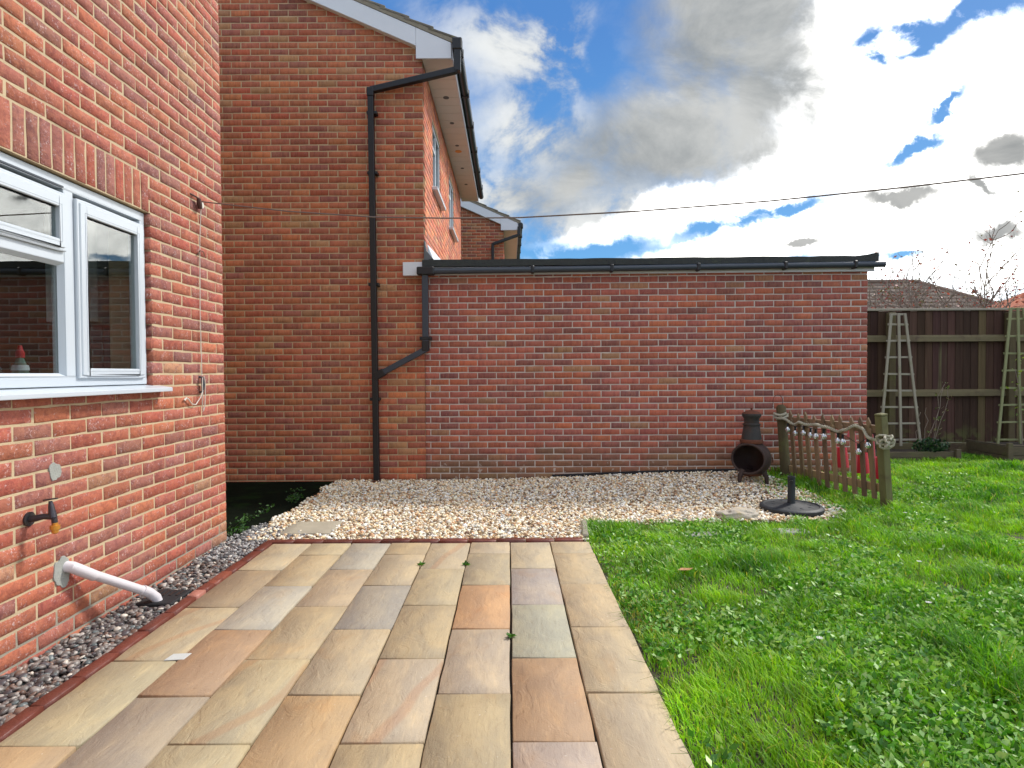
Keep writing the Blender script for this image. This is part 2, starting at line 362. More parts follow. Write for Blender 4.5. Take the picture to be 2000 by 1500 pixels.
MT['membrane'] = plain('black_membrane', (.010, .010, .012), .8, .3, 12, .4, 30)

# ------------------------------------------------------------------ object helpers
def obj(name, me, mat=None, parent=None, loc=None, label=None, cat=None, group=None, kind=None, color=None):
    o = bpy.data.objects.new(name, me); C.objects.link(o)
    if mat is not None and me is not None and not me.materials: me.materials.append(mat)
    if parent: o.parent = parent
    if loc is not None: o.location = loc
    if color: o.color = (*color, 1)
    tag(o, label, cat, group, kind); return o
def tag(o, label=None, cat=None, group=None, kind=None):
    if label: o['label'] = label
    if cat: o['category'] = cat
    if group: o['group'] = group
    if kind: o['kind'] = kind
    return o
def empty(name, loc=(0, 0, 0), rz=0.0, label=None, cat=None, group=None):
    o = bpy.data.objects.new(name, None); C.objects.link(o); o.location = loc; o.rotation_euler = (0, 0, rz)
    o.empty_display_size = .1
    return tag(o, label, cat, group)
def np_mesh(name, verts, faces, col=None, smooth=False):
    """verts (n,3), faces (m,k) of equal size, col (n,3) linear"""
    me = bpy.data.meshes.new(name); verts = np.asarray(verts, np.float32); faces = np.asarray(faces, np.int32)
    k = faces.shape[1]
    me.vertices.add(len(verts)); me.vertices.foreach_set('co', verts.ravel())
    me.loops.add(faces.size); me.loops.foreach_set('vertex_index', faces.ravel())
    me.polygons.add(len(faces)); me.polygons.foreach_set('loop_start', np.arange(0, faces.size, k, dtype=np.int32))
    if smooth: me.polygons.foreach_set('use_smooth', np.ones(len(faces), bool))
    me.update(calc_edges=True)
    if col is not None:
        a = me.color_attributes.new('col', 'FLOAT_COLOR', 'POINT')
        c4 = np.ones((len(verts), 4), np.float32); c4[:, :3] = col; a.data.foreach_set('color', c4.ravel())
    me.validate(); return me

class MB:
    def __init__(s): s.v = []; s.f = []
    def add(s, vs, fs):
        b = len(s.v); s.v += [tuple(x) for x in vs]; s.f += [tuple(i + b for i in f) for f in fs]; return s
    def box(s, x0, x1, y0, y1, z0, z1, M=None):
        vs = [Vector(p) for p in ((x0, y0, z0), (x1, y0, z0), (x1, y1, z0), (x0, y1, z0), (x0, y0, z1), (x1, y0, z1), (x1, y1, z1), (x0, y1, z1))]
        if M: vs = [M @ p for p in vs]
        return s.add(vs, [(3, 2, 1, 0), (4, 5, 6, 7), (0, 1, 5, 4), (1, 2, 6, 5), (2, 3, 7, 6), (3, 0, 4, 7)])
    def prism(s, poly, y0, y1):          # polygon in x,z extruded along y
        n = len(poly); vs = [(x, y0, z) for x, z in poly] + [(x, y1, z) for x, z in poly]
        return s.add(vs, [tuple(range(n)), tuple(range(2 * n - 1, n - 1, -1))] + [(i, i + n, (i + 1) % n + n, (i + 1) % n) for i in range(n)])
    def bar(s, a, b, wx, wy, up=(0, 0, 1)):
        a = Vector(a); b = Vector(b); d = (b - a); L = d.length; d.normalize(); up = Vector(up)
        if abs(d.dot(up)) > .95: up = Vector((0, 1, 0))
        x = d.cross(up).normalized(); y = x.cross(d).normalized()
        M = Matrix((x, y, d)).transposed().to_4x4(); M.translation = a
        return s.box(-wx / 2, wx / 2, -wy / 2, wy / 2, 0, L, M)
    def tube(s, pts, r, n=8, caps=True):
        pts = [Vector(p) for p in pts]; rs = r if isinstance(r, (list, tuple)) else [r] * len(pts)
        b = len(s.v); prev = None
        for i, p in enumerate(pts):
            d = (pts[min(i + 1, len(pts) - 1)] - pts[max(i - 1, 0)]).normalized()
            if prev is None:
                x = d.orthogonal().normalized()
            else:
                x = (prev - d * prev.dot(d)).normalized()
            prev = x; y = d.cross(x)
            for k in range(n):
                a = 2 * math.pi * k / n
                s.v.append(tuple(p + (x * math.cos(a) + y * math.sin(a)) * rs[i]))
        for i in range(len(pts) - 1):
            for k in range(n):
                s.f.append((b + i * n + k, b + i * n + (k + 1) % n, b + (i + 1) * n + (k + 1) % n, b + (i + 1) * n + k))
        if caps:
            s.f.append(tuple(b + k for k in reversed(range(n)))); e = b + (len(pts) - 1) * n; s.f.append(tuple(e + k for k in range(n)))
        return s
    def lathe(s, prof, c=(0, 0, 0), n=24, a0=0.0, a1=2 * math.pi):
        b = len(s.v); full = abs(a1 - a0 - 2 * math.pi) < 1e-6; m = n if full else n + 1
        for r, z in prof:
            for k in range(m):
                a = a0 + (a1 - a0) * k / n
                s.v.append((c[0] + r * math.cos(a), c[1] + r * math.sin(a), c[2] + z))
        for i in range(len(prof) - 1):
            for k in range(n):
                k2 = (k + 1) % m
                s.f.append((b + i * m + k, b + i * m + k2, b + (i + 1) * m + k2, b + (i + 1) * m + k))
        return s
    def build(s, name, mat=None, parent=None, bevel=0.0, smooth=False, segs=1, **kw):
        me = bpy.data.meshes.new(name); me.from_pydata(s.v, [], s.f); me.update()
        bm = bmesh.new(); bm.from_mesh(me)
        bmesh.ops.remove_doubles(bm, verts=bm.verts, dist=1e-6)
        bmesh.ops.recalc_face_normals(bm, faces=bm.faces)
        if bevel:
            ed = [e for e in bm.edges if len(e.link_faces) == 2 and e.calc_face_angle(0) > R(28)]
            bmesh.ops.bevel(bm, geom=ed, offset=bevel, segments=segs, profile=.6, affect='EDGES')
        if smooth:
            for f in bm.faces: f.smooth = True
            for e in bm.edges:
                if len(e.link_faces) == 2 and e.calc_face_angle(0) > R(42): e.smooth = False
        bm.to_mesh(me); bm.free()
        return obj(name, me, mat, parent, **kw)

# ------------------------------------------------------------------ brick pieces
def piece_data(L, H, D, ch, jit, seed, nx=4):
    r = random.Random(seed)
    xs = [L * (i / (nx - 1) - .5) for i in range(nx)]
    ring = [(x, -H / 2) for x in xs] + [(x, H / 2) for x in reversed(xs)]
    n = len(ring); vs = []
    j = [(r.uniform(-jit, jit), r.uniform(-jit, jit)) for _ in ring]
    for (x, z), (a, b) in zip(ring, j): vs.append((x + a, D, z + b))
    for (x, z), (a, b) in zip(ring, j): vs.append((x + a, ch, z + b))
    for (x, z), (a, b) in zip(ring, j):
        sx = -1 if x > 0 else 1; k = 1 if abs(abs(x) - L / 2) < 1e-6 else 0
        vs.append((x + a + sx * k * ch * r.uniform(.6, 1.3), r.uniform(-.0008, .0008), (z + b) - math.copysign(ch * r.uniform(.6, 1.3), z)))
    fs = []
    for lv in (0, 1):
        for i in range(n):
            k = (i + 1) % n
            fs.append((lv * n + i, lv * n + k, (lv + 1) * n + k, (lv + 1) * n + i))
    h = nx
    for i in range(nx - 1):
        a, b = 2 * n + i, 2 * n + i + 1; c, d = 2 * n + n - 1 - (i + 1), 2 * n + n - 1 - i
        fs.append((a, b, c, d))
    return np.array(vs), np.array(fs)
piece_cache = {}
def piece(L, H, D=.05, ch=.004, jit=.0016, var=4, nx=4):
    L = round(L, 3); k = (L, H, D, ch, jit, nx)
    if k not in piece_cache:
        piece_cache[k] = [piece_data(L, H, D, ch, jit, hash((L, H, i)) & 0xffff, nx) for i in range(var)]
    return k, piece_cache[k]
mesh_cache = {}
def piece_mesh(k, i, mat, name='brick'):
    kk = (k, i, mat.name)
    if kk not in mesh_cache:
        v, f = piece_cache[k][i]
        me = np_mesh(name, v, f, np.ones((len(v), 3))); me.materials.append(mat); mesh_cache[kk] = me
    return mesh_cache[kk]

def pick(pal):
    t = rng.random() * sum(p[0] for p in pal)
    for wgt, c in pal:
        t -= wgt
        if t <= 0: break
    k = rng.uniform(.86, 1.14); l = lin(c)
    return tuple(min(1, max(0, x * k * rng.uniform(.95, 1.05))) for x in l)

def lay_bricks(wall, x0, x1, z0, n, phase, pal, mat, rects=(), zmax=None, score=None, n_ind=300, extra=(), D=.05, jit=.0016):
    """stretcher bond in the wall's own frame: x along, -y out, z up. extra: (xc,zc,L,H) pieces such as soldiers"""
    lst = []
    for c in range(n):
        za, zb = z0 + c * .075 + .0050, z0 + (c + 1) * .075 - .0050
        off = phase + (.1125 if c % 2 else 0)
        k = math.floor((x0 - off) / .225) - 1
        while True:
            a, b = off + k * .225 + .0050, off + (k + 1) * .225 - .0050; k += 1
            if a >= x1: break
            a, b = max(a, x0), min(b, x1)
            segs = [(a, b)]
            for (ra, rb, rz0, rz1) in rects:
                if zb > rz0 + .01 and za < rz1 - .01:
                    ns = []
                    for (p, q) in segs:
                        if q <= ra or p >= rb: ns.append((p, q)); continue
                        if p < ra: ns.append((p, ra))
                        if q > rb: ns.append((rb, q))
                    segs = ns
            for (p, q) in segs:
                if q - p < .03: continue
                if zmax and zb > zmax((p + q) / 2): continue
                lst.append(((p + q) / 2, (za + zb) / 2, q - p, zb - za))
    lst += list(extra)
    if score: lst.sort(key=lambda t: -score(t[0], t[1]))
    V, F, CO = [], [], []; base = 0
    for i, (x, z, L, H) in enumerate(lst):
        upright = H > L
        if upright: k, vs = piece(H, round(L, 3), D, .004, jit)
        else: k, vs = piece(L, round(H, 3), D, .004, jit)
        vi = rng.randrange(len(vs)); col = pick(pal); yo = rng.uniform(-.0018, .0018)
        tilt = rng.uniform(-.006, .006)
        if i < n_ind:
            o = obj('brick', piece_mesh(k, vi, mat), None, wall, (x, yo, z), color=col)
            o.rotation_euler = (0, tilt + (math.pi / 2 if upright else 0), 0)
        else:
            v, f = vs[vi]; v = v.copy()
            if upright: v = np.stack([v[:, 2], v[:, 1], -v[:, 0]], 1)
            V.append(v + np.array((x, yo, z))); F.append(f + base); base += len(v); CO.append(np.tile(col, (len(v), 1)))
    if V:
        me = np_mesh('brickwork', np.concatenate(V), np.concatenate(F), np.concatenate(CO))
        obj('brickwork', me, mat, wall, kind='stuff')

def px(x, y, Y):
    """photograph pixel (2000x1500) to world point at depth Y"""
    return Vector(((x - 995) / 1146 * Y, Y, CH + (728 - .006 * (x - 995) - y) / 1146 * Y))

# ================================================================== ground
def sheet(name, poly, z, mat, parent=None, kind='structure', zf=None, thick=0.0):
    me = bpy.data.meshes.new(name)
    me.from_pydata([(x, y, zf(x, y) if zf else z) for x, y in poly], [], [tuple(range(len(poly)))]); me.update()
    return obj(name, me, mat, parent, kind=kind)
sheet('ground', [(-300, -300), (300, -300), (300, 500), (-300, 500)], -.08, MT['ground'])
def sstep(a, b, x):
    t = min(1, max(0, (x - a) / (b - a))); return t * t * (3 - 2 * t)
def rise(x, y): return .085 * sstep(-.6, 2.6, x) * sstep(5.5, 6.9, y) * (1 - sstep(7.0, 8.0, y) * .6)
def grid_sheet(name, x0, x1, y0, y1, nx, ny, zf, mat):
    xs = np.linspace(x0, x1, nx); ys = np.linspace(y0, y1, ny)
    v = [(x, y, zf(x, y)) for y in ys for x in xs]
    f = [(j * nx + i, j * nx + i + 1, (j + 1) * nx + i + 1, (j + 1) * nx + i) for j in range(ny - 1) for i in range(nx - 1)]
    me = bpy.data.meshes.new(name); me.from_pydata(v, [], f); me.update()
    return obj(name, me, mat, kind='structure')
def lawn_z(x, y): return -.03 + rise(x, y) + .012 * math.sin(x * 2.1 + y) * math.cos(y * 1.7)
grid_sheet('lawn', .60, 13, -2.5, 8.95, 63, 58, lawn_z, MT['soil'])
GPOLY = [(-2.15, 4.46), (.60, 4.46), (.64, 4.9), (1.3, 4.93), (2.0, 4.93), (2.6, 4.95), (2.95, 5.1), (3.12, 5.45), (3.08, 6.0), (2.98, 6.5), (2.95, 6.93), (-2.15, 6.97)]
def in_poly(p, poly):
    x, y = p; c = False; n = len(poly)
    for i in range(n):
        x1, y1 = poly[i]; x2, y2 = poly[i - 1]
        if (y1 > y) != (y2 > y) and x < (x2 - x1) * (y - y1) / (y2 - y1) + x1: c = not c
    return c
grid_sheet('gravel_bed', -2.16, 3.1, 4.46, 6.97, 40, 20, lambda x, y: -.022 + rise(x, y) + (.0 if in_poly((x, y), GPOLY) else -.05), MT['gravel_base'])
sheet('passage_ground', [(-9, 4.3), (-2.1, 4.3), (-2.1, 7.0), (-9, 7.0)], -.012, MT['moss'])
sheet('pebble_bed', [(-2.2, -2.5), (-1.85, -2.5), (-1.85, 4.5), (-2.2, 4.5)], -.045, MT['pebble_base'])

# ------------------------------------------------------------------ stones
ICO_V = []
g_ = (1 + 5 ** .5) / 2
for a, b in ((1, g_), (1, -g_), (-1, g_), (-1, -g_)): ICO_V += [(0, a, b), (a, b, 0), (b, 0, a)]
ICO_V = np.array(ICO_V) / math.sqrt(1 + g_ * g_)
bm = bmesh.new()
for p in ICO_V: bm.verts.new(p)
r_ = bmesh.ops.convex_hull(bm, input=bm.verts); bm.verts.index_update(); bm.faces.index_update()
ICO_F = np.array([[v.index for v in f.verts] for f in bm.faces]); ICO_V = np.array([v.co[:] for v in bm.verts]); bm.free()
bm = bmesh.new(); bmesh.ops.create_icosphere(bm, subdivisions=2, radius=1); bm.verts.index_update()
SPH_V = np.array([v.co[:] for v in bm.verts]); SPH_F = np.array([[v.index for v in f.verts] for f in bm.faces]); bm.free()
def quat_mats(n):
    q = nr.normal(size=(n, 4)); q /= np.linalg.norm(q, axis=1)[:, None]; a, b, c, d = q.T
    return np.stack([np.stack([1 - 2 * (c * c + d * d), 2 * (b * c - a * d), 2 * (b * d + a * c)], -1),
                     np.stack([2 * (b * c + a * d), 1 - 2 * (b * b + d * d), 2 * (c * d - a * b)], -1),
                     np.stack([2 * (b * d - a * c), 2 * (c * d + a * b), 1 - 2 * (b * b + c * c)], -1)], 1)
def stones(name, pts, smin, smax, pal, mat, label, base_v=ICO_V, base_f=ICO_F, jit=.22, flat=.6, smooth=False, lie=True):
    n = len(pts); k = len(base_v)
    s = nr.uniform(smin, smax, n) * (1 + .5 * (nr.random(n) > .93))
    dim = np.stack([s, s * nr.uniform(.6, .95, n), s * nr.uniform(flat * .7, flat * 1.25, n)], 1)
    v = base_v[None] * (1 + nr.uniform(-jit, jit, (n, k, 1))) * dim[:, None, :] * .5
    if lie:
        a = nr.uniform(0, 6.28, n); tx, ty = nr.normal(0, .35, n), nr.normal(0, .35, n)
        x, y, z = v[..., 0], v[..., 1], v[..., 2]
        y, z = y * np.cos(tx)[:, None] - z * np.sin(tx)[:, None], y * np.sin(tx)[:, None] + z * np.cos(tx)[:, None]
        x, z = x * np.cos(ty)[:, None] + z * np.sin(ty)[:, None], -x * np.sin(ty)[:, None] + z * np.cos(ty)[:, None]
        x, y = x * np.cos(a)[:, None] - y * np.sin(a)[:, None], x * np.sin(a)[:, None] + y * np.cos(a)[:, None]
        v = np.stack([x, y, z], -1)
    else:
        v = np.einsum('nij,nkj->nki', quat_mats(n), v)
    v = v + np.asarray(pts)[:, None, :]
    f = base_f[None] + (np.arange(n) * k)[:, None, None]
    wts = np.array([p[0] for p in pal], float); wts /= wts.sum()
    pc = np.array([lin(p[1]) for p in pal]); ci = nr.choice(len(pal), n, p=wts)
    c = pc[ci] * nr.uniform(.72, 1.22, (n, 1)); c = np.clip(np.repeat(c, k, 0), 0, .95)
    me = np_mesh(name, v.reshape(-1, 3), f.reshape(-1, 3), c, smooth)
    return obj(name, me, mat, label=label, cat=name, kind='stuff')
def scatter(poly, n, zf, dens=None):
    xs = [p[0] for p in poly]; ys = [p[1] for p in poly]; out_ = []
    while len(out_) < n:
        x, y = rng.uniform(min(xs), max(xs)), rng.uniform(min(ys), max(ys))
        if not in_poly((x, y), poly): continue
        if dens and rng.random() > dens(x, y): continue
        out_.append((x, y, zf(x, y)))
    return np.array(out_)
SLAB_G = (-1.84, -1.42, 4.60, 5.02)          # the old slab lying in the gravel
def gdens(x, y):
    if SLAB_G[0] + .015 < x < SLAB_G[1] - .02 and SLAB_G[2] + .02 < y < SLAB_G[3] - .015: return .012
    # ragged edge toward the grass and the passage
    n = mnoise.noise((x * 3, y * 3, 0))
    if x < -2.05 + n * .09: return .0
    return 1
GPAL = [(5.4, (242, 228, 200)), (3.6, (226, 198, 156)), (4.6, (248, 242, 228)), (1.3, (176, 144, 112)), (.6, (120, 94, 76)), (1.2, (200, 198, 192)), (.8, (204, 156, 116))]
gp = scatter(GPOLY, 34000, lambda x, y: rise(x, y) + rng.uniform(-.02, .012), gdens)
stones('gravel', gp, .017, .035, GPAL, MT['stones'], 'pale cream and tan angular gravel spread in front of the brick garage')
PPAL = [(4, (104, 98, 94)), (3, (134, 126, 120)), (2.5, (76, 70, 72)), (1.3, (168, 160, 152)), (1.2, (120, 96, 84)), (.8, (196, 186, 172)), (1, (96, 104, 104))]
def pdens(x, y): return 0 if (abs(x + 1.985) < .085 and abs(y - 3.36) < .10) else 1
pp = scatter([(-2.165, .9), (-1.86, .9), (-1.86, 4.0), (-1.9, 4.45), (-2.165, 4.45)], 5600, lambda x, y: rng.uniform(-.042, -.008), pdens)
stones('pebbles', pp, .020, .040, PPAL, MT['pebbles'], 'dark grey rounded pebbles in the strip along the house wall', SPH_V, SPH_F, .06, .5, True)
cp = scatter([(-2.17, 4.0), (-1.86, 4.0), (-1.86, 4.46), (-1.5, 4.6), (-2.12, 5.0), (-2.2, 4.6)], 1500, lambda x, y: rng.uniform(-.03, .006))
stones('crushed_stone', cp, .018, .036, [(3, (128, 126, 126)), (2, (160, 158, 156)), (1, (92, 92, 94)), (1, (196, 190, 180))], MT['stones'],
       'blue grey crushed stone where the pebble strip meets the pale gravel')

# ------------------------------------------------------------------ patio
X0P, PIT = -1.78, .2965
patio = sheet('patio', [(-1.86, -2.5), (.585, -2.5), (.585, 4.455), (-1.86, 4.455)], -.026, MT['bedding'])
COLS = [[(200, 184, 150), (158, 134, 102), (192, 174, 138), (190, 178, 140), (194, 158, 112), (196, 176, 140)],
        [(198, 180, 140), (194, 172, 132), (192, 187, 172), (182, 138, 98), (160, 147, 132), (190, 170, 130)],
        [(184, 180, 166), (192, 168, 136), (192, 170, 130), (188, 172, 134), (196, 182, 142), (186, 164, 124)],
        [(192, 168, 126), (194, 174, 140), (160, 155, 146), (196, 176, 142), (200, 160, 106), (188, 168, 130)],
        [(198, 180, 148), (192, 174, 136), (186, 164, 124), (200, 180, 152), (190, 168, 126), (192, 172, 134)],
        [(202, 182, 150), (180, 164, 132), (204, 148, 96), (192, 172, 148), (178, 158, 118), (196, 178, 146)],
        [(198, 182, 152), (178, 168, 164), (180, 182, 160), (186, 142, 100), (194, 174, 162), (190, 170, 134)],
        [(202, 182, 146), (202, 180, 142), (200, 176, 138), (202, 180, 142), (200, 180, 148), (196, 174, 134)]]
BAND = {(4, 0), (4, 3), (2, 3), (0, 2)}
slab_cache = {}
for ci, cols in enumerate(COLS):
    first = 3.79 if ci % 2 == 0 else 4.095
    edges = [4.375] + [first - .598 * k for k in range(12)]
    for ri in range(len(edges) - 1):
        y1, y0 = edges[ri], edges[ri + 1]
        if y0 < -2.3: break
        col = cols[ri] if ri < len(cols) else COLS[(ci * 3 + ri) % 8][(ri * 5 + ci) % 6]
        L, Wd = y1 - y0 - rng.uniform(.006, .012), PIT - rng.uniform(.006, .010)
        key = (round(L, 2), rng.randrange(6), ri, ci)
        v, f = piece_data(L, Wd, .028, .004, .0022, ci * 31 + ri, 6)
        v = np.stack([v[:, 2], v[:, 0], -v[:, 1]], 1)
        me = np_mesh('paving_slab', v, f)
        mat = MT['slab_band'] if (ci, ri) in BAND else MT['slab']
        o = obj('paving_slab', me, mat, patio, (X0P + (ci + .5) * PIT, (y0 + y1) / 2, rng.uniform(-.0015, .003)), color=tuple((.64 * x + .36 * y_) * .77 for x, y_ in zip(lin(col), lin((202, 186, 160)))))
        o.rotation_euler = (rng.uniform(-.003, .003), rng.uniform(-.004, .004), rng.uniform(-.003, .003))
def edging(x, y, z, ang, L, col):
    k, vs = piece(L, .062, .06, .004, .002)
    o = obj('edging_brick', piece_mesh(k, rng.randrange(4), MT['edging'], 'edging_brick'), None, patio, (x, y, z), color=col)
    o.rotation_euler = (R(-90) + rng.uniform(-.03, .03), rng.uniform(-.015, .015), ang); return o
y = 4.40
i = 0
while y > -2.2:
    L = .212; n_pale = 3.36 < y < 3.72
    if n_pale: L = .10
    col = (2.3, 3.8, 4.6) if (n_pale and i % 2) else ((1.35, 1.5, 1.4) if rng.random() < .12 else tuple([rng.uniform(.6, 1.0)] * 3))
    edging(-1.817, y - L / 2, .008 + rng.uniform(-.003, .004), R(90) + rng.uniform(-.012, .012), L, col); y -= L + .006; i += 1
x = -1.845
while x < .57:
    L = min(.212, .585 - x)
    if L > .05:
        pale = -.2 < x + L / 2 < .1 or x > .4
        edging(x + L / 2, 4.418, .012 + rng.uniform(-.003, .004), rng.uniform(-.01, .01), L, (1.5, 1.75, 1.75) if pale and rng.random() < .7 else tuple([rng.uniform(.6, 1.0)] * 3))
    x += L + .006
# mortar dab on a slab, weeds in the joints
mb = MB(); mb.prism([(-.045, -.028), (.040, -.03), (.05, .028), (-.03, .03)], 0, .004)
o = mb.build('mortar_dab', plain('grey_mortar', (.5, .52, .5), .8, .1, 20, .2, 80), patio, .001); o.rotation_euler = (R(-90), 0, .1); o.location = (-1.50, 2.62, .004)
def leaf_cloud(name, pts, mat, parent, pal, size, up=.4, **kw):
    n = len(pts); d = nr.normal(size=(n, 3)); d[:, 2] = np.abs(d[:, 2]) * up + .1; d /= np.linalg.norm(d, axis=1)[:, None]
    side = np.cross(d, nr.normal(size=(n, 3))); side /= np.linalg.norm(side, axis=1)[:, None]
    s = nr.uniform(size[0], size[1], n)[:, None]; p = np.asarray(pts); nrm = np.cross(d, side)
    v = np.stack([p, p + d * s * .45 + side * s * .26 + nrm * s * .06, p + d * s, p + d * s * .45 - side * s * .26 + nrm * s * .06], 1)
    c = np.array([lin(x) for x in pal])[nr.integers(0, len(pal), n)] * nr.uniform(.7, 1.2, (n, 1))
    me = np_mesh(name, v.reshape(-1, 3), np.arange(n * 4).reshape(n, 4), np.repeat(c, 4, 0))
    return obj(name, me, mat, parent, **kw)
GREENS = [(70, 120, 34), (92, 140, 50), (58, 100, 40)]
for (x, y, lab) in ((X0P + 5 * PIT, 3.86, 'small green weed in the paving joint beside the pinkish streaked slab'),
                    (X0P + 4 * PIT, 3.86, 'tiny dark weed in the paving joint left of the pinkish streaked slab'),
                    (X0P + 6 * PIT, 2.79, 'small green weed in the joint beside the pale green slab')):
    r = empty('joint_weed', (x, y, 0), 0, lab, 'weed')
    leaf_cloud('leaves', [(rng.uniform(-.006, .006), rng.uniform(-.012, .012), .004) for _ in range(26)], MT['leaf'], r, GREENS, (.012, .034), .5)

# ================================================================== left house
house = empty('brick_house', (-2.17, 0, 0), R(90), 'brick house wall of mottled red bricks with a white window and yellow mortar', 'house')
YC = 4.48; WX0, WX1, WZ0, WZ1 = 1.78, 3.574, 1.2, 2.25; TOPZ = 5.1; BACK = -2.6
mb = MB(); f0, f1 = .0035, .26
mb.box(BACK, YC - .004, f0, f1, -.15, WZ0); mb.box(BACK, YC - .004, f0, f1, WZ1, TOPZ)
mb.box(BACK, WX0 - .014, f0, f1, WZ0, WZ1); mb.box(WX1 + .014, YC - .004, f0, f1, WZ0, WZ1)
wall = mb.build('wall', MT['mortar_buff'], house)
LPAL = [(4, (178, 106, 84)), (4, (172, 103, 87)), (3.6, (163, 106, 94)), (1.6, (186, 113, 84)), (.4, (178, 132, 102)), (2.2, (176, 98, 80)), (.6, (152, 101, 92))]
soldiers = []
n_s = int((WX1 - WX0 + .0) / .075)
for i in range(n_s + 1):
    soldiers.append((WX1 - .0375 - i * .075, 2.3625, .065, .215))
def lscore(x, z):
    if not 2.0 < x < 4.48 or z < -.02: return -10
    if z - CH > .64 * x or CH - z > .68 * x: return -5
    return 1 / x
lay_bricks(wall, BACK, YC, -.15, 70, YC - .9, LPAL, MT['brick_left'], [(WX0, WX1, WZ0, WZ1), (WX1 - (n_s + 1) * .075, WX1 - .005, 2.25, 2.475)], None, lscore, 300, soldiers, .10, .0024)
# return (end) wall, rear body of the house and its roof, all beyond what the picture shows
mb = MB(); mb.box(YC - .27, YC - .012, .27, 5.6, -.15, TOPZ); mb.build('end_wall', MT['mortar_buff'], house)
mb = MB(); mb.box(BACK, YC + .1, -.32, .25, TOPZ + .003, TOPZ + .02); mb.build('soffit', MT['soffit'], house)
mb = MB(); mb.box(BACK, YC + .1, -.345, -.322, TOPZ + .003, TOPZ + .2); mb.build('fascia', MT['white_paint'], house)
mb = MB(); mb.add([(BACK, -.40, TOPZ + .2), (YC + .15, -.40, TOPZ + .2), (YC + .15, 3.2, TOPZ + 1.8), (BACK, 3.2, TOPZ + 1.8), (BACK, -.40, TOPZ + .26), (YC + .15, -.40, TOPZ + .26), (YC + .15, 3.2, TOPZ + 1.86), (BACK, 3.2, TOPZ + 1.86)],
              [(0, 1, 2, 3), (4, 5, 6, 7), (0, 1, 5, 4), (1, 2, 6, 5), (2, 3, 7, 6), (3, 0, 4, 7)]); mb.build('roof', MT['tile'], house, color=(1, 1, 1))
# cement patches
for (yy, zz, sz, el) in ((2.80, .815, .036, 1.3), (2.83, .325, .055, 1.3)):
    mb = MB(); n = 30; pts = []
    for k in range(n):
        a = 6.283 * k / n; q = 1 + .32 * mnoise.noise((math.cos(a) * 1.3, math.sin(a) * 1.3, zz * 9)) + .12 * mnoise.noise((math.cos(a) * 6, math.sin(a) * 6, zz))
        pts.append((sz * q * math.cos(a), sz * el * q * math.sin(a)))
    mb.prism(pts, -.0035, .006); mb.build('cement_patch', MT['cement'], wall, .0015, loc=(yy, 0, zz))

# window
win = obj('window', None, parent=house); win.empty_display_size = .1
def frame_ring(x0, x1, z0, z1, wd, ya, yb, name, bev=.006, dirs='lrtb'):
    m = MB()
    m.box(x0, x1, ya, yb, z0, z0 + wd); m.box(x0, x1, ya, yb, z1 - wd, z1)
    m.box(x0, x0 + wd, ya, yb, z0 + wd, z1 - wd); m.box(x1 - wd, x1, ya, yb, z0 + wd, z1 - wd)
    return m.build(name, MT['upvc'], win, bev)
mb = MB(); fx0, fx1, fz0, fz1 = WX0 + .004, WX1 - .006, 1.215, 2.243
mb.box(fx0, fx1, .028, .098, fz0, fz0 + .05); mb.box(fx0, fx1, .028, .098, fz1 - .05, fz1)
mb.box(fx0, fx0 + .05, .028, .098, fz0 + .05, fz1 - .05); mb.box(fx1 - .045, fx1, .028, .098, fz0 + .05, fz1 - .05)
mb.box(2.925, 2.99, .0285, .0975, fz0 + .05, fz1 - .05); mb.box(fx0 + .05, 2.925, .029, .097, 1.826, 1.885)
mb.build('frame', MT['upvc'], win, .005, segs=2)
def sash(x0, x1, z0, z1, gx0, gx1, gz0, gz1):
    m = MB()
    for k, (ins, yy) in enumerate(((0, .012), (.016, .006))):
        a0, a1, b0, b1 = x0 + ins, x1 - ins, z0 + ins, z1 - ins
        m.box(a0, gx0, yy, .06 + .001 * k, b0, b1); m.box(gx1, a1, yy, .06 + .001 * k, b0, b1)
        m.box(gx0, gx1, yy, .06 + .001 * k, b0, gz0); m.box(gx0, gx1, yy, .06 + .001 * k, gz1, b1)
    m.build('casement', MT['upvc'], win, .004)
    # slanted glazing bead
    m = MB(); y0, y1 = .0075, .030; t = .014
    o_ = [(gx0 - t, gz0 - t), (gx1 + t, gz0 - t), (gx1 + t, gz1 + t), (gx0 - t, gz1 + t)]; i_ = [(gx0, gz0), (gx1, gz0), (gx1, gz1), (gx0, gz1)]
    m.add([(x, .0045, z) for x, z in o_] + [(x, y1, z) for x, z in i_], [(k, (k + 1) % 4, 4 + (k + 1) % 4, 4 + k) for k in range(4)])
    m.build('glazing_bead', MT['upvc'], win)
    m = MB(); m.box(gx0 - .004, gx1 + .004, .0262, .030, gz0 - .004, gz1 + .004)
    m.build('pane', MT['glass'], win)
sash(2.992, 3.535, 1.255, 2.165, 3.056, 3.468, 1.306, 2.09)
sash(1.83, 2.922, 1.88, 2.165, 1.90, 2.872, 1.935, 2.09)
m = MB(); m.box(fx0 + .05, 2.925, .0562, .060, fz0 + .05, 1.826); m.build('pane', MT['glass'], win)
m = MB(); t = .016; gx0, gx1, gz0, gz1 = fx0 + .05, 2.925, fz0 + .05, 1.826
m.add([(x, .031, z) for x, z in ((gx0, gz0), (gx1, gz0), (gx1, gz1), (gx0, gz1))] + [(x, .056, z) for x, z in ((gx0 + t, gz0 + t), (gx1 - t, gz0 + t), (gx1 - t, gz1 - t), (gx0 + t, gz1 - t))],
      [(k, (k + 1) % 4, 4 + (k + 1) % 4, 4 + k) for k in range(4)]); m.build('glazing_bead', MT['upvc'], win)
m = MB(); m.prism([(0, 0), (0, 0)], 0, 0) if False else None
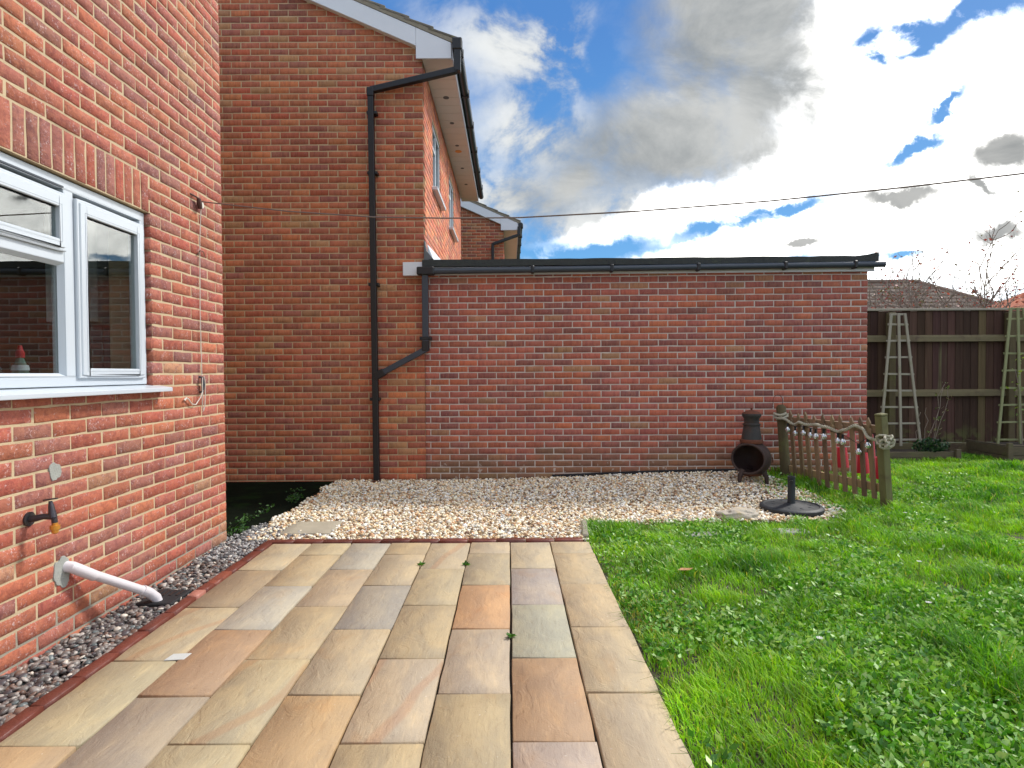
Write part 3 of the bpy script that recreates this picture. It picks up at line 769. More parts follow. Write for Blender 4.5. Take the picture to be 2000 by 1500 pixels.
mb = MB(); mb.add([(1.70, -.075, 1.168), (3.66, -.075, 1.168), (3.66, -.075, 1.192), (1.70, -.075, 1.192), (1.70, .06, 1.168), (3.66, .06, 1.168), (3.66, .06, 1.214), (1.70, .06, 1.214)],
             [(0, 1, 2, 3), (7, 6, 5, 4), (3, 2, 6, 7), (1, 0, 4, 5), (0, 3, 7, 4), (2, 1, 5, 6)])
mb.build('sill', MT['upvc'], win, .004, segs=2)
mb = MB(); mb.bar((1.83, .012, 2.192), (2.9, .012, 2.192), .012, .008); mb.build('drip_bar', MT['dgrey'], win)
# the kitchen behind the glass
mb = MB(); mb.box(2.3, 4.2, 3.0, 3.05, .2, 2.5); mb.box(.9, 2.3, 3.0, 3.05, 2.25, 2.5); mb.box(.9, .95, .265, 3.0, .2, 2.5); mb.box(4.195, 4.205, .265, 3.0, .2, 2.5)  # unseen gap in the back wall, added to let sky light in
mb.box(.9, 4.2, .262, 3.05, 2.45, 2.5); mb.box(.9, 4.2, .262, 3.05, .15, .2)
kit = mb.build('kitchen_room', MT['inside'], house)
for i in range(6):
    for j in range(6):
        k = MB().box(4.187, 4.194, .36 + i * .119, .36 + i * .119 + .115, 1.16 + j * .119, 1.16 + j * .119 + .115).build('wall_tile', MT['kitchen_tile'], kit, .002)
MB().box(3.86, 4.186, .52, .86, 1.62, 2.36).build('wall_cupboard', MT['kitchen_unit'], kit, .004)
MB().box(.96, 4.18, .27, .85, 1.12, 1.16).build('worktop', MT['worktop'], kit, .004)
# things standing behind the window (inside the kitchen)
def wl(x, y, z): return Vector((-2.17 - y, x, z))     # house frame -> world
bt = empty('soap_bottle', wl(3.0, .32, 1.162), 0, 'washing up bottle with red cap behind the kitchen window', 'bottle')
MB().lathe([(.0, 0), (.034, 0), (.038, .02), (.038, .12), (.026, .17), (.014, .2), (.0, .2)], n=16).build('body', MT['clear_plastic'], bt, smooth=True)
MB().lathe([(.0385, .135), (.0362, .15), (.033, .162)], n=16).build('white_band', MT['upvc'], bt, smooth=True)
MB().lathe([(.0, .2), (.019, .2), (.02, .225), (.012, .245), (.009, .262), (0, .262)], n=14).build('cap', MT['red_plastic'], bt, smooth=True)
fa = empty('kitchen_faucet', wl(2.78, .36, 1.162), 0, 'chrome kitchen faucet with curved spout behind the left window pane', 'faucet')
MB().tube([(0, 0, 0), (0, 0, .10), (.0, .02, .15), (.0, .08, .175), (0, .14, .15), (0, .16, .11)], .009, 8).build('spout', MT['chrome'], fa, smooth=True)
MB().lathe([(0, 0), (.025, 0), (.022, .03), (.012, .05), (0, .05)], n=12).build('base', MT['chrome'], fa, smooth=True)

# ------------------------------------------------------------------ fittings on the left wall
tap = empty('garden_tap', (-2.17, 2.64, .625), 0, 'tarnished outdoor tap with brass hose connector on the house wall', 'tap')
mb = MB(); mb.tube([(-.003, 0, 0), (.008, 0, 0)], .032, 14); mb.build('wall_plate', MT['tap'], tap, smooth=True)
MB().tube([(0, 0, 0), (.03, .0, .002), (.06, .01, .008), (.10, .02, .004)], [.016, .015, .013, .014], 10).build('body', MT['tap'], tap, smooth=True)
MB().tube([(.095, .02, .0), (.085, .024, .05), (.08, .026, .075)], [.017, .012, .007], 10).build('valve', MT['tap'], tap, smooth=True)
MB().bar((.045, .03, .078), (.115, .022, .088), .012, .006).build('handle', MT['tap'], tap, .002)
MB().tube([(.10, .02, -.0), (.103, .02, -.03)], .012, 10).build('outlet', MT['tap'], tap, smooth=True)
mb = MB(); mb.lathe([(0, 0), (.012, 0), (.012, -.012), (.02, -.012), (.02, -.03), (.014, -.032), (.014, -.045), (.009, -.05), (0, -.05)], (.103, .02, -.022), 12)
mb.build('hose_connector', MT['brass'], tap, smooth=True)
wp = empty('waste_pipe', (-2.17, 2.86, .335), 0, 'white plastic waste pipe sloping from the wall to the drain', 'pipe')
MB().tube([(-.01, -.005, .004), (.028, .0, -.002), (.045, .03, -.028), (.065, .10, -.08)], [.027, .027, .027, .0265], 16).build('elbow', MT['pvc'], wp, smooth=True)
MB().tube([(.055, .06, -.05), (.155, .37, -.262)], .0235, 16).build('pipe', MT['pvc'], wp, smooth=True)
MB().tube([(.148, .345, -.243), (.161, .39, -.277), (.178, .42, -.315), (.186, .425, -.345)], [.027, .027, .027, .026], 16).build('bend', MT['pvc'], wp, smooth=True)
gd = empty('drain_gully', (-1.985, 3.33, -.012), 0, 'black plastic drain gully under the white pipe', 'drain')
mb = MB(); mb.box(-.095, .105, -.10, .12, -.04, .016); mb.build('cover', MT['membrane'], gd, .006)
for i in range(4): MB().box(-.06 + i * .04, -.045 + i * .04, .02, .10, .0165, .019).build('grate_bar', MT['black'], gd, .001)

# clothes line, its pulley and the hanging cord
A = Vector((-2.14, 4.12, 2.475)); B = Vector((2.28, 2.6, 2.137))
ts = [0, .08, .157, .295, .40, .498, .64, .778, .9, 1.0, 1.12, 1.24]
hs = [2.475, 2.405, 2.339, 2.243, 2.192, 2.154, 2.128, 2.118, 2.124, 2.137, 2.165, 2.20]
lp = [Vector((A.x + (B.x - A.x) * t, A.y + (B.y - A.y) * t, h)) for t, h in zip(ts, hs)]
cl = empty('clothes_line', A, 0, 'thin dark washing line stretched from the house wall across the garden', 'washing line')
MB().tube([p - A for p in lp], .004, 6).build('line', MT['line'], cl, smooth=True)
po = empty('line_post', (lp[-1].x + .06, lp[-1].y, -.1), 0, 'wooden post that holds the far end of the washing line', 'post')
MB().tube([(0, 0, 0), (0, 0, 2.42)], [.05, .045], 12).build('post', MT['post_green'], po, smooth=True)
MB().tube([(-.06, 0, 2.3), (-.03, 0, 2.3), (0, 0, 2.3)], .006, 6).build('hook', MT['rusty_hook'], po)
pu = empty('line_pulley', (-2.17, 4.1, 2.49), 0, 'small rusty pulley and hook screwed to the house wall', 'pulley')
MB().tube([(-.01, -.075, .02), (.02, -.03, .005), (.03, 0, -.004)], .006, 6).build('hook', MT['rusty_hook'], pu, smooth=True)
mb = MB(); mb.tube([(.025, .0, .0), (.025, .005, -.03), (.025, .02, -.065)], [.014, .018, .014], 8); mb.build('housing', MT['rusty_hook'], pu, smooth=True)
MB().tube([(.018, .028, -.036), (.034, .028, -.036)], .024, 14).build('wheel', MT['cord'], pu, smooth=True)
hc = empty('washing_line_tail', (-2.17, 4.11, 1.2), 0, 'pale cord hanging down the house wall from the pulley, looped on a cleat', 'cord')
MB().tube([(.026, .015, 1.23), (.014, .015, 1.0), (.010, .012, .5), (.016, .01, .06)], .0028, 6).build('cord', MT['cord'], hc, smooth=True)
MB().tube([(.002, .0, .90), (.02, .006, .935), (.03, .03, .93), (.03, .05, .895)], .004, 6).build('guide_hook', MT['chrome'], hc, smooth=True)
MB().tube([(-.005, .005, .055), (.02, .005, .05), (.026, .006, .0), (.02, .008, -.05), (-.004, .008, -.055)], [.008, .009, .012, .009, .008], 8).build('cleat', MT['dgrey'], hc, smooth=True)
loop = [(.028, -.006, .05), (.03, -.012, .0), (.028, -.008, -.08), (.02, .002, -.15), (.018, .02, -.185), (.02, .036, -.15), (.026, .034, -.06), (.03, .024, .03), (.03, .01, .06)]
MB().tube(loop, .0035, 6).build('cord_loop', MT['cord'], hc, smooth=True)
MB().tube([(.03, -.006, -.04), (.024, -.03, -.09), (.016, -.075, -.135), (.014, -.12, -.13), (.016, -.165, -.095), (.016, -.19, -.085), (.012, -.21, -.10)], [.0035] * 4 + [.0045, .006, .007], 6).build('cord_end', MT['cord'], hc, smooth=True)

# ================================================================== neighbour house (gable)
def neighbour(name, label, gy, gx, x_left, soff, slope, depth, n_ind, scale_tiles, windows, wallmat, mortar, pal, seed, zc0=0.0):
    """gable wall facing the camera at y=gy, right corner at x=gx; side wall runs back from there"""
    root = empty(name, (gx, gy, 0), 0, label, 'house')
    rise_ = lambda x: soff + .147 + slope * (-x - .067)          # lower edge of the bargeboard (own frame)
    ridge = x_left / 2
    rz = lambda x: rise_(x) if x > ridge else rise_(2 * ridge - x)
    # mortar backing: gable and side
    m = MB(); m.prism([(x_left, -.2), (-.004, -.2), (-.004, soff + .05), (-.07, rz(-.07) + .1), (ridge, rz(ridge) + .1), (x_left, rz(x_left) + .05)], .004, .25)
    gw = m.build('gable_wall', mortar, root)
    def sc_(x, z):
        p = Vector((gx + x, gy, z)); u_ = p.x / p.y; v_ = (p.z - CH) / p.y
        if not (-.485 < u_ < .9) or abs(v_ + .02) > .66: return -10 + u_
        return 1 - abs(v_) * .3 - abs(x) * .01
    lay_bricks(gw, x_left, 0.0, zc0 - .075, int((rz(ridge) + .2) / .075), 0.0, pal, wallmat, (), lambda x: rz(x) + .09, sc_, n_ind, D=.10)
    side = obj('side_wall', None, parent=root); side.rotation_euler = (0, 0, R(90)); side.empty_display_size = .1
    # side wall with openings, in a frame where x runs back along the house
    m = MB(); zs = sorted({-.2, soff + .05} | {z for w_ in windows for z in w_[2:4]}); cur = .012
    for (a, b, z0, z1) in windows:
        m.box(cur, a, .004, .25, -.2, soff + .05); m.box(a, b, .004, .25, -.2, z0); m.box(a, b, .004, .25, z1, soff + .05); cur = b
    m.box(cur, depth, .004, .25, -.2, soff + .05)
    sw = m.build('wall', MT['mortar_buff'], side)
    lay_bricks(sw, .107, depth, zc0 - .075, int((soff + .1) / .075), .0, [(wg, tuple(min(255, int(k * 1.18 + 16)) for k in cc)) for wg, cc in pal], wallmat, [(a, b, z0, z1) for a, b, z0, z1 in windows], None, None, 0)  # bricks and mortar paler than the gable's; brighter sunlight put into their colour
    for (a, b, z0, z1) in windows:
        wn = obj('window', None, parent=side); wn.empty_display_size = .1
        m = MB(); t = .06
        m.box(a, b, .015, .08, z0, z0 + t); m.box(a, b, .015, .08, z1 - t, z1); m.box(a, a + t, .015, .08, z0 + t, z1 - t); m.box(b - t, b, .015, .08, z0 + t, z1 - t)
        m.box((a + b) / 2 - .03, (a + b) / 2 + .03, .017, .078, z0 + t, z1 - t); m.box(a + t, (a + b) / 2 - .03, .018, .077, z1 - .32, z1 - .27)
        m.build('frame', MT['upvc'], wn, .004)
        MB().box(a + .02, b - .02, .048, .054, z0 + .02, z1 - .02).build('pane', MT['glass_far'], wn)
        MB().box(a - .06, b + .08, -.07, .014, z0 - .05, z0 - .004).build('sill', MT['upvc'], wn, .005)
        MB().box(a, b, .2, .249, z0, z1).build('blind', MT['inside'], wn)
    # eaves box, soffit, fascia, bargeboards
    so = obj('eaves', None, parent=root); so.empty_display_size = .1
    ox = .345
    nb = max(6, int(depth / .22))
    for i in range(nb):
        a = -.05 + (depth + .3) * i / nb
        MB().box(.002, ox, a + .004, a + (depth + .3) / nb - .004, soff, soff + .012).build('soffit_board', MT['soffit'], so, .002)
    MB().box(ox + .001, ox + .02, -.052, depth + .25, soff - .012, soff + .19).build('fascia', MT['white_paint'], so, .003)
    if n_ind:
        for yy, rr in ((.9, .04), (1.7, .032), (2.55, .03), (2.8, .055), (3.6, .03), (4.5, .03)):
            MB().tube([(.18, yy, soff - .006), (.18, yy, soff + .003)], rr, 14).build('vent', MT['brass'] if rr > .05 else MT['lead'], so, smooth=True)
    m = MB(); th = .213
    pts = [(ox, soff - .001), (ox, soff + .19), (-.09, soff + .19 + slope * (ox + .09)), (-.09, soff + .16), (-.067, soff + .147), (-.067, soff - .001)]
    pts = [(ox, soff - .001), (ox, rise_(ox) + th), (-.067, rise_(-.067) + th), (-.067, soff - .001)]
    m.prism(pts, -.075, -.053); m.build('box_end', MT['white_paint'], so, .003)
    for sgn in (1, -1):
        f = (lambda x: x) if sgn > 0 else (lambda x: 2 * ridge - x)
        m = MB(); xa, xb = (-.069 if sgn > 0 else -.0), ridge
        poly = [(f(xa), rise_(xa)), (f(xa), rise_(xa) + th), (f(xb), rise_(xb) + th), (f(xb), rise_(xb))]
        m.prism(poly, -.075, -.053); m.build('bargeboard', MT['white_paint'], root, .003)
        m = MB(); poly = [(f(xa), rise_(xa) - .0), (f(xa), rise_(xa) + .012), (f(xb), rise_(xb) + .012), (f(xb), rise_(xb))]
        m.prism(poly, -.052, .004); m.build('verge_soffit', MT['soffit'], root)
    # roof: body plus tiles along the verge and eaves
    rf = obj('roof', None, parent=root); rf.empty_display_size = .1
    top = lambda x: rise_(x) + th + .004
    m = MB(); xe = ox + .06
    m.prism([(xe, top(xe)), (ridge, top(ridge)), (2 * ridge - xe, top(xe)), (2 * ridge - xe, top(xe) + .03), (ridge, top(ridge) + .03), (xe, top(xe) + .03)], -.06, depth + .3)
    m.build('roof_slope', MT['tile'], rf, color=(1, 1, 1))
    m = MB(); m.prism([(xe, top(xe) - .0), (xe, top(xe) + .052), (ridge, top(ridge) + .052), (ridge, top(ridge))], -.080, -.061); m.build('verge_mortar', MT['verge'], rf)
    g = .305; cs = math.cos(math.atan(slope)); nt = int((xe - ridge) / (g * cs)) + 1
    ang = math.atan(slope)
    for i in range(nt):
        for col_ in range(2 if n_ind else 1):
            xa = xe - i * g * cs
            M = Matrix.Translation((xa + .01, -.085 + col_ * .33, top(xa + .01) + .062)) @ Matrix.Rotation(ang - .075, 4, 'Y')
            mb_ = MB(); mb_.box(-.36, .0, 0, .325, .0, .026, M)
            mb_.build('roof_tile', MT['tile'], rf, .004, color=tuple([rng.uniform(.75, 1.25)] * 3))
    # gutter and downpipe
    gt = obj('gutter', None, parent=root); gt.empty_display_size = .1
    m = MB(); gxx = ox + .075
    m.tube([(gxx, -.09, soff + .13), (gxx, depth + .25, soff + .10)], .055, 10); m.build('trough', MT['black'], gt, smooth=True)
    for i in range(int(depth / 1.0) + 1):
        m = MB(); m.box(gxx - .062, gxx + .062, i * 1.0 + .02, i * 1.0 + .06, soff + .06, soff + .165); m.build('gutter_bracket', MT['black'], gt, .01)
    return root, gxx
GPALB = [(4, (180, 106, 77)), (3.5, (170, 100, 77)), (2, (156, 96, 80)), (2, (188, 114, 78)), (.9, (174, 126, 90)), (1.2, (172, 92, 68))]
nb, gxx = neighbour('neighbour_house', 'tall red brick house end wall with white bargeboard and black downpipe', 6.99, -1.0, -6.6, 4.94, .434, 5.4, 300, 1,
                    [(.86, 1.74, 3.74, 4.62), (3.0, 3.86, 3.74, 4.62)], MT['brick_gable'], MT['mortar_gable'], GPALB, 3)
dp = obj('downpipe', None, parent=nb); dp.empty_display_size = .1
zt = 5.0
def sq(a, b, name='pipe_section', wd=.068, par=None, mat='black'): return MB().bar(a, b, wd, wd, (0, 1, 0)).build(name, MT[mat], par or dp, .008, segs=2)
yq = -.07
sq((-.575, yq, -.02), (-.598, yq, 4.50)); sq((-.60, yq, 4.50), (-.60, yq, 4.60), 'elbow', .078)
sq((-.60, yq, 4.575), (.41, yq - .01, 4.80)); sq((.415, yq - .01, 4.78), (.42, yq - .01, 5.06), 'elbow', .08)
MB().box(.36, .475, yq - .06, yq + .05, 5.02, 5.16).build('hopper', MT['black'], dp, .012)
for z in (.95, 2.3, 3.6, 4.3):
    MB().box(-.648, -.528, -.085, .0, z, z + .035).build('pipe_bracket', MT['black'], dp, .004)
MB().tube([(-.575, yq, -.03), (-.575, yq, .012)], .062, 14).build('shoe_collar', MT['rust'], dp, smooth=True)
# ---- second house further along
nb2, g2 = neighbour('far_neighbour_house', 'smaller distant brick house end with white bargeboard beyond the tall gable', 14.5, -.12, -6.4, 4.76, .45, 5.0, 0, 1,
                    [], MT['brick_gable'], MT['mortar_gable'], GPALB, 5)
d2 = obj('downpipe', None, parent=nb2)
d2.empty_display_size = .1
sq((-.27, yq, -.02), (-.27, yq, 4.44), par=d2); sq((-.27, yq, 4.42), (.36, yq, 4.64), par=d2); sq((.37, yq, 4.62), (.38, yq, 4.84), 'elbow', .08, d2)

# ================================================================== garage
gar = empty('brick_garage', (-1.0, 6.985, 0), R(-1.3), 'single storey brick garage with pale mortar, flat felt roof and black gutter', 'garage')
GL = 5.2
m = MB(); m.box(.002, GL - .006, .004, .22, -.2, 2.445); gwall = m.build('front_wall', MT['mortar_grey'], gar)
GAPAL = [(4, (178, 104, 85)), (3, (168, 100, 86)), (2.4, (156, 96, 86)), (1.8, (184, 107, 80)), (.6, (172, 124, 94)), (.8, (142, 91, 83))]
lay_bricks(gwall, 0.0, GL, -.075, 34, .06, GAPAL, MT['brick_garage'], (), None, lambda x, z: 1 - abs(x - 2.6) * .01 - abs(z - 1.2) * .12, 300, D=.10)
MB().box(GL - .24, GL - .014, .24, 2.6, -.2, 2.445).build('end_wall', MT['mortar_grey'], gar)
m = MB(); m.box(-.01, GL + .05, -.03, 2.6, 2.47, 2.545); m.build('roof_deck', MT['felt'], gar)
# felt edge, slightly wavy with an upturned corner
m = MB(); n = 40; top_, bot = [], []
vs, fs = [], []
for i in range(n + 1):
    x = -.015 + (GL + .10) * i / n
    zt_ = 2.60 + .003 * math.sin(i * .9) + rng.uniform(-.003, .003) + (.045 * sstep(GL - .14, GL + .08, x)) - .0
    zb_ = 2.522 + rng.uniform(-.003, .003)
    vs += [(x, -.075, zb_), (x, -.070, zt_), (x, .12, zt_ + .004), (x, .12, zb_)]
for i in range(n):
    for k in range(4): fs.append((i * 4 + k, i * 4 + (k + 1) % 4, (i + 1) * 4 + (k + 1) % 4, (i + 1) * 4 + k))
fs += [(0, 1, 2, 3), (n * 4 + 3, n * 4 + 2, n * 4 + 1, n * 4)]
m.add(vs, fs); m.build('felt_edge', MT['felt'], gar)
MB().box(.0, GL + .06, -.035, -.012, 2.425, 2.52).build('fascia', MT['white_paint'], gar, .003)
MB().box(-.245, -.003, -.06, -.008, 2.42, 2.578).build('fascia_end', MT['white_paint'], gar, .004)
gg = obj('gutter', None, parent=gar); gg.empty_display_size = .1
m = MB(); m.tube([(.03, -.085, 2.462), (GL + .14, -.085, 2.497)], .036, 10); m.build('trough', MT['dgrey'], gg, smooth=True)
for xx in (.02, 1.28, 2.2, 3.2, 4.2, 5.0):
    zz = 2.462 + xx / GL * .033
    MB().box(xx - .02, xx + .02, -.13, -.036, zz - .045, zz + .045).build('gutter_bracket', MT['black'], gg, .01)
MB().box(-.07, .13, -.135, -.036, 2.418, 2.512).build('outlet', MT['black'], gg, .01)
gdp = obj('downpipe', None, parent=gar); gdp.empty_display_size = .1
sq((.02, -.075, 2.44), (.02, -.075, 1.62), 'pipe_section', .07, gdp, 'dgrey'); sq((.02, -.075, 1.65), (.02, -.075, 1.53), 'elbow', .082, gdp, 'black')
sq((.03, -.075, 1.555), (-.50, -.075, 1.275), 'pipe_section', .066, gdp, 'dgrey'); sq((-.47, -.075, 1.292), (-.585, -.075, 1.23), 'elbow', .086, gdp, 'black')
MB().box(-.045, .085, -.115, .0, 1.66, 1.70).build('pipe_bracket', MT['black'], gdp, .004)
m = MB(); m.prism([(.0, 2.60), (.03, 2.60), (.11, 2.62), (.03, 2.72), (.012, 2.83), (-.0, 2.83)], -.03, .04); m.build('flashing', MT['lead'], gar, .003)
m = MB(); m.add([(.03, .06, 2.81), (.035, .06, 2.60), (.03, 1.2, 2.60), (.10, .06, 2.62), (.22, .3, 2.60)], [(0, 1, 3), (1, 4, 3), (0, 3, 4), (0, 4, 2), (0, 2, 1)]); m.build('white_upstand', MT['white_paint'], gar)
m = MB(); vs, fs = [], []
for i in range(31):
    x = 1.5 + i * .075; h = .105 + .07 * (x - 1.5) / 2.2 * .0 + rise(x - 1, 6.9) * .55 + rng.uniform(-.006, .008)
    vs += [(x, -.012 - rng.uniform(0, .012), -.02), (x, -.014 - rng.uniform(0, .008), .02 + rise(x - 1, 6.95) * 1.0 + rng.uniform(.0, .018)), (x, -.002, .02 + rise(x - 1, 6.95) + .015)]
for i in range(30):
    for k in range(2): fs.append((i * 3 + k, (i + 1) * 3 + k, (i + 1) * 3 + k + 1, i * 3 + k + 1))
m.add(vs, fs); m.build('damp_membrane', MT['membrane'], gar)

# ================================================================== back fence
FY = 8.9
fence = empty('board_fence', (4.3, FY, 0), 0, 'dark brown close board fence with mossy rails behind the lawn', 'fence')
x = 0.0; k = 0
while x < 6.6:
    wd = .118 + rng.uniform(-.004, .004)
    m = MB(); m.add([(0, -.012, .17), (wd + .012, -.004, .17), (wd + .012, .003, .17), (0, .0, .17), (0, -.012, 2.17), (wd + .012, -.004, 2.17), (wd + .012, .003, 2.17), (0, .0, 2.17)],
                    [(3, 2, 1, 0), (4, 5, 6, 7), (0, 1, 5, 4), (1, 2, 6, 5), (2, 3, 7, 6), (3, 0, 4, 7)])
    g_c = rng.uniform(.65, 1.35); col = (g_c, g_c * rng.uniform(.9, 1.1), g_c * rng.uniform(.9, 1.1))
    if rng.random() < .12: col = (1.9, 2.6, 1.8)
    m.build('board', MT['fence'], fence, .0015, loc=(x, rng.uniform(-.002, .002), rng.uniform(-.006, .006)), color=col); x += wd; k += 1
for px_ in (-.35, 1.455, 3.26, 5.07):
    MB().box(px_ - .05, px_ + .05, -.115, -.015, -.05, 2.14).build('post', MT['post_green'], fence, .006)
for z in (1.70, .875):
    for a, b in ((-.3, 1.403), (1.507, 3.208), (3.312, 5.018), (5.122, 6.6)):
        m = MB(); m.prism([(0, 0)] * 0 or [(a, z), (b, z), (b, z + .1), (a, z + .1)], -.06, -.014)
        m2 = MB(); m2.add([(a, -.075, z), (b, -.075, z), (b, -.014, z), (a, -.014, z), (a, -.060, z + .07), (b, -.06, z + .07), (b, -.014, z + .105), (a, -.014, z + .105)],
                          [(3, 2, 1, 0), (4, 5, 6, 7), (0, 1, 5, 4), (1, 2, 6, 5), (2, 3, 7, 6), (3, 0, 4, 7)])
        m2.build('rail', MT['fence_green'], fence, .003)
for a, b in ((-.3, 1.403), (1.507, 3.208), (3.312, 5.018), (5.122, 6.6)):
    MB().box(a, b, -.05, -.013, .02, .165).build('gravel_board', MT['fence_green'], fence, .004)
MB().box(-.3, 6.6, -.04, .02, 2.172, 2.205).build('capping', MT['trellis_grey'], fence, .004)

# trellis obelisks
def obelisk(x, y, z0, h, mat, label, top, bot):
    r = empty('trellis', (x, y, z0), 0, label, 'trellis', 'tapered garden trellises')
    r.rotation_euler = (R(-2), 0, rng.uniform(-.02, .02))
    for s_ in (-1, 0, 1):
        MB().bar((s_ * bot, 0 if s_ else -.012, 0), (s_ * top, 0 if s_ else -.012, h), .036, .020, (0, 1, 0)).build('upright', MT[mat], r, .002)
    n_ = 8
    for i in range(n_):
        t = (i + .35) / n_; w_ = bot + (top - bot) * t
        MB().bar((-w_ - .03, .016, h * t), (w_ + .04, .016, h * t + rng.uniform(-.008, .008)), .014, .028, (0, 0, 1)).build('rung', MT[mat], r, .002)
    MB().bar((-top - .02, .016, h - .012), (top + .02, .016, h - .012), .014, .028, (0, 0, 1)).build('rung', MT[mat], r, .002)
    return r
obelisk(5.74, 8.58, .16, 1.95, 'trellis_grey', 'silvery grey tapered wooden trellis leaning on the fence', .10, .30)
obelisk(7.45, 8.52, .16, 2.02, 'trellis_green', 'green algae covered tapered trellis in the square planter', .09, .32)

# planters
def planter(x0, x1, y0, y1, h, label, bh):
    r = empty('planter_box', ((x0 + x1) / 2, y0, 0), 0, label, 'planter')
    a, b = x0 - (x0 + x1) / 2, x1 - (x0 + x1) / 2; d = y1 - y0; z = -.04
    while z < h - .01:
        zz = min(z + bh, h)
        MB().box(a, b, 0, .03, z, zz - .006).build('board', MT['planter'], r, .004)
        MB().box(a, a + .03, .032, d, z, zz - .006).build('board', MT['planter'], r, .004)
        MB().box(b - .03, b, .032, d, z, zz - .006).build('board', MT['planter'], r, .004); z = zz
    for xx in (a - .035, b - .035):
        MB().box(xx, xx + .07, -.045, -.002, -.05, h + .03).build('corner_post', MT['planter'], r, .005)
    MB().box(a + .032, b - .032, .032, d, -.03, h - .05).build('soil', MT['soil'], r)
    return r
planter(5.0, 6.22, 8.12, 8.74, .14, 'low rotting timber planter under the grey trellis', .09)
planter(6.82, 8.3, 7.98, 8.72, .24, 'square timber planter with corner post by the green trellis', .13)

def plant(name, label, base, pts, pal, size, stems=(), n=0, cat='plant'):
    r = empty(name, base, 0, label, cat)
    if stems:
        m = MB()
        for s_ in stems: m.tube(s_, [.006] + [.004] * (len(s_) - 1), 5)
        m.build('stem', MT['bark'], r, smooth=True)
    if len(pts): leaf_cloud('leaves', pts, MT['leaf'], r, pal, size, .7)
    return r
def blob(c, rx, ry, rz, n):
    o_ = []
    while len(o_) < n:
        p = Vector((rng.uniform(-1, 1), rng.uniform(-1, 1), rng.uniform(-1, 1)))
        if p.length < 1 and mnoise.noise(p * 2.5) > -.25: o_.append((c[0] + p.x * rx, c[1] + p.y * ry, c[2] + p.z * rz))
    return o_
DG = [(38, 66, 40), (52, 84, 50), (30, 52, 36), (70, 104, 60)]
plant('leafy_plant', 'dark green leafy clump growing in the low planter', (5.95, 8.25, .1), blob((0, 0, .08), .26, .14, .11, 420), DG, (.03, .075),
      [[(0, 0, -.03), (.02, 0, .1)], [(0, 0, -.03), (-.1, .02, .08)]])
st = []; lv = []
for k in range(5):
    p = [(rng.uniform(-.05, .12), 0, 0)]; 
    for i in range(1, 7):
        q = p[-1]; p.append((q[0] + rng.uniform(-.06, .09), q[1] + rng.uniform(-.03, .03), q[2] + rng.uniform(.12, .2) * (1 if k < 3 else .6)))
    st.append(p)
    for q in p[1:]:
        for _ in range(3): lv.append((q[0] + rng.uniform(-.05, .05), q[1] + rng.uniform(-.04, .04), q[2] + rng.uniform(-.03, .03)))
plant('climbing_rose', 'sparse climbing stems with a few pale leaves beside the grey trellis', (6.08, 8.5, .09), lv[:44], [(130, 140, 90), (96, 112, 62), (150, 140, 110)], (.03, .075), st)
st2 = [[(0, 0, 0), (-.03, -.01, .4), (-.06, .0, .8), (-.1, .02, 1.1)], [(.05, 0, 0), (.07, .02, .5), (.05, 0, .9)]]
lv2 = [(rng.uniform(-.2, .2), rng.uniform(-.08, .02), rng.uniform(.3, 1.3)) for _ in range(60)]
plant('climber', 'young climber with yellow green leaves on the green trellis', (7.42, 8.44, .18), lv2, [(140, 160, 70), (110, 130, 60)], (.03, .07), st2)

# ================================================================== picket fence and what hangs on it
PA, PB = Vector((3.17, 6.70, .02)), Vector((3.52, 5.45, -.03))
pd = (PB - PA); PL = pd.length; pang = math.atan2(pd.y, pd.x)
pf = empty('picket_fence', PA, 0, 'short weathered picket fence panel leaning at the edge of the gravel', 'fence')
pf.matrix_world = Matrix.Translation(PA) @ Matrix.Rotation(pang, 4, 'Z') @ Matrix.Rotation(R(5), 4, 'X')
# own frame: x along the panel toward the camera, -y to the gravel side
bpy.context.view_layer.update()
MB().tube([(0, 0, -.08), (0, 0, .84), (0, 0, .87)], [.055, .052, .03], 12).build('end_post', MT['post_green'], pf, smooth=True, label='round mossy post')
m = MB(); m.box(PL - .038, PL + .038, -.038, .038, -.08, .83); m.add([(PL - .040, -.040, .832), (PL + .040, -.040, .832), (PL + .040, .040, .832), (PL - .040, .040, .832), (PL - .040, -.040, .85), (PL + .040, -.040, .85), (PL + .040, .040, .85), (PL - .040, .040, .85), (PL, 0, .862)],
      [(3, 2, 1, 0), (0, 1, 5, 4), (1, 2, 6, 5), (2, 3, 7, 6), (3, 0, 4, 7), (4, 5, 8), (5, 6, 8), (6, 7, 8), (7, 4, 8)])
m.build('end_post', MT['post_olive'], pf, .004, label='square greenish post with a cap')
for z in (.10, .66):
    MB().box(.05, PL - .046, .004, .034, z, z + .075).build('rail', MT['picket'], pf, .003, color=(1.0, 1.0, 1.0) if z > .3 else (1.6, 1.7, 1.5))
NP = 10
for i in range(NP):
    xx = .16 + (PL - .28) * i / (NP - 1); ww = .025; hh = .80 + rng.uniform(-.012, .02)
    m = MB(); m.prism([(-ww, .03), (ww, .03), (ww, hh - .12), (ww * .45, hh - .10), (ww * .95, hh - .055), (0, hh), (-ww * .95, hh - .055), (-ww * .45, hh - .10), (-ww, hh - .12)], -.016, .003)
    g_c = rng.uniform(.7, 1.35)
    o = m.build('picket', MT['picket'], pf, .002, loc=(xx, 0, 0), color=(g_c, g_c * rng.uniform(.92, 1.1), g_c)); o.rotation_euler = (0, rng.uniform(-.025, .025), 0)
PM = pf.matrix_world.copy()
def pw(x, y, z): return PM @ Vector((x, y, z))
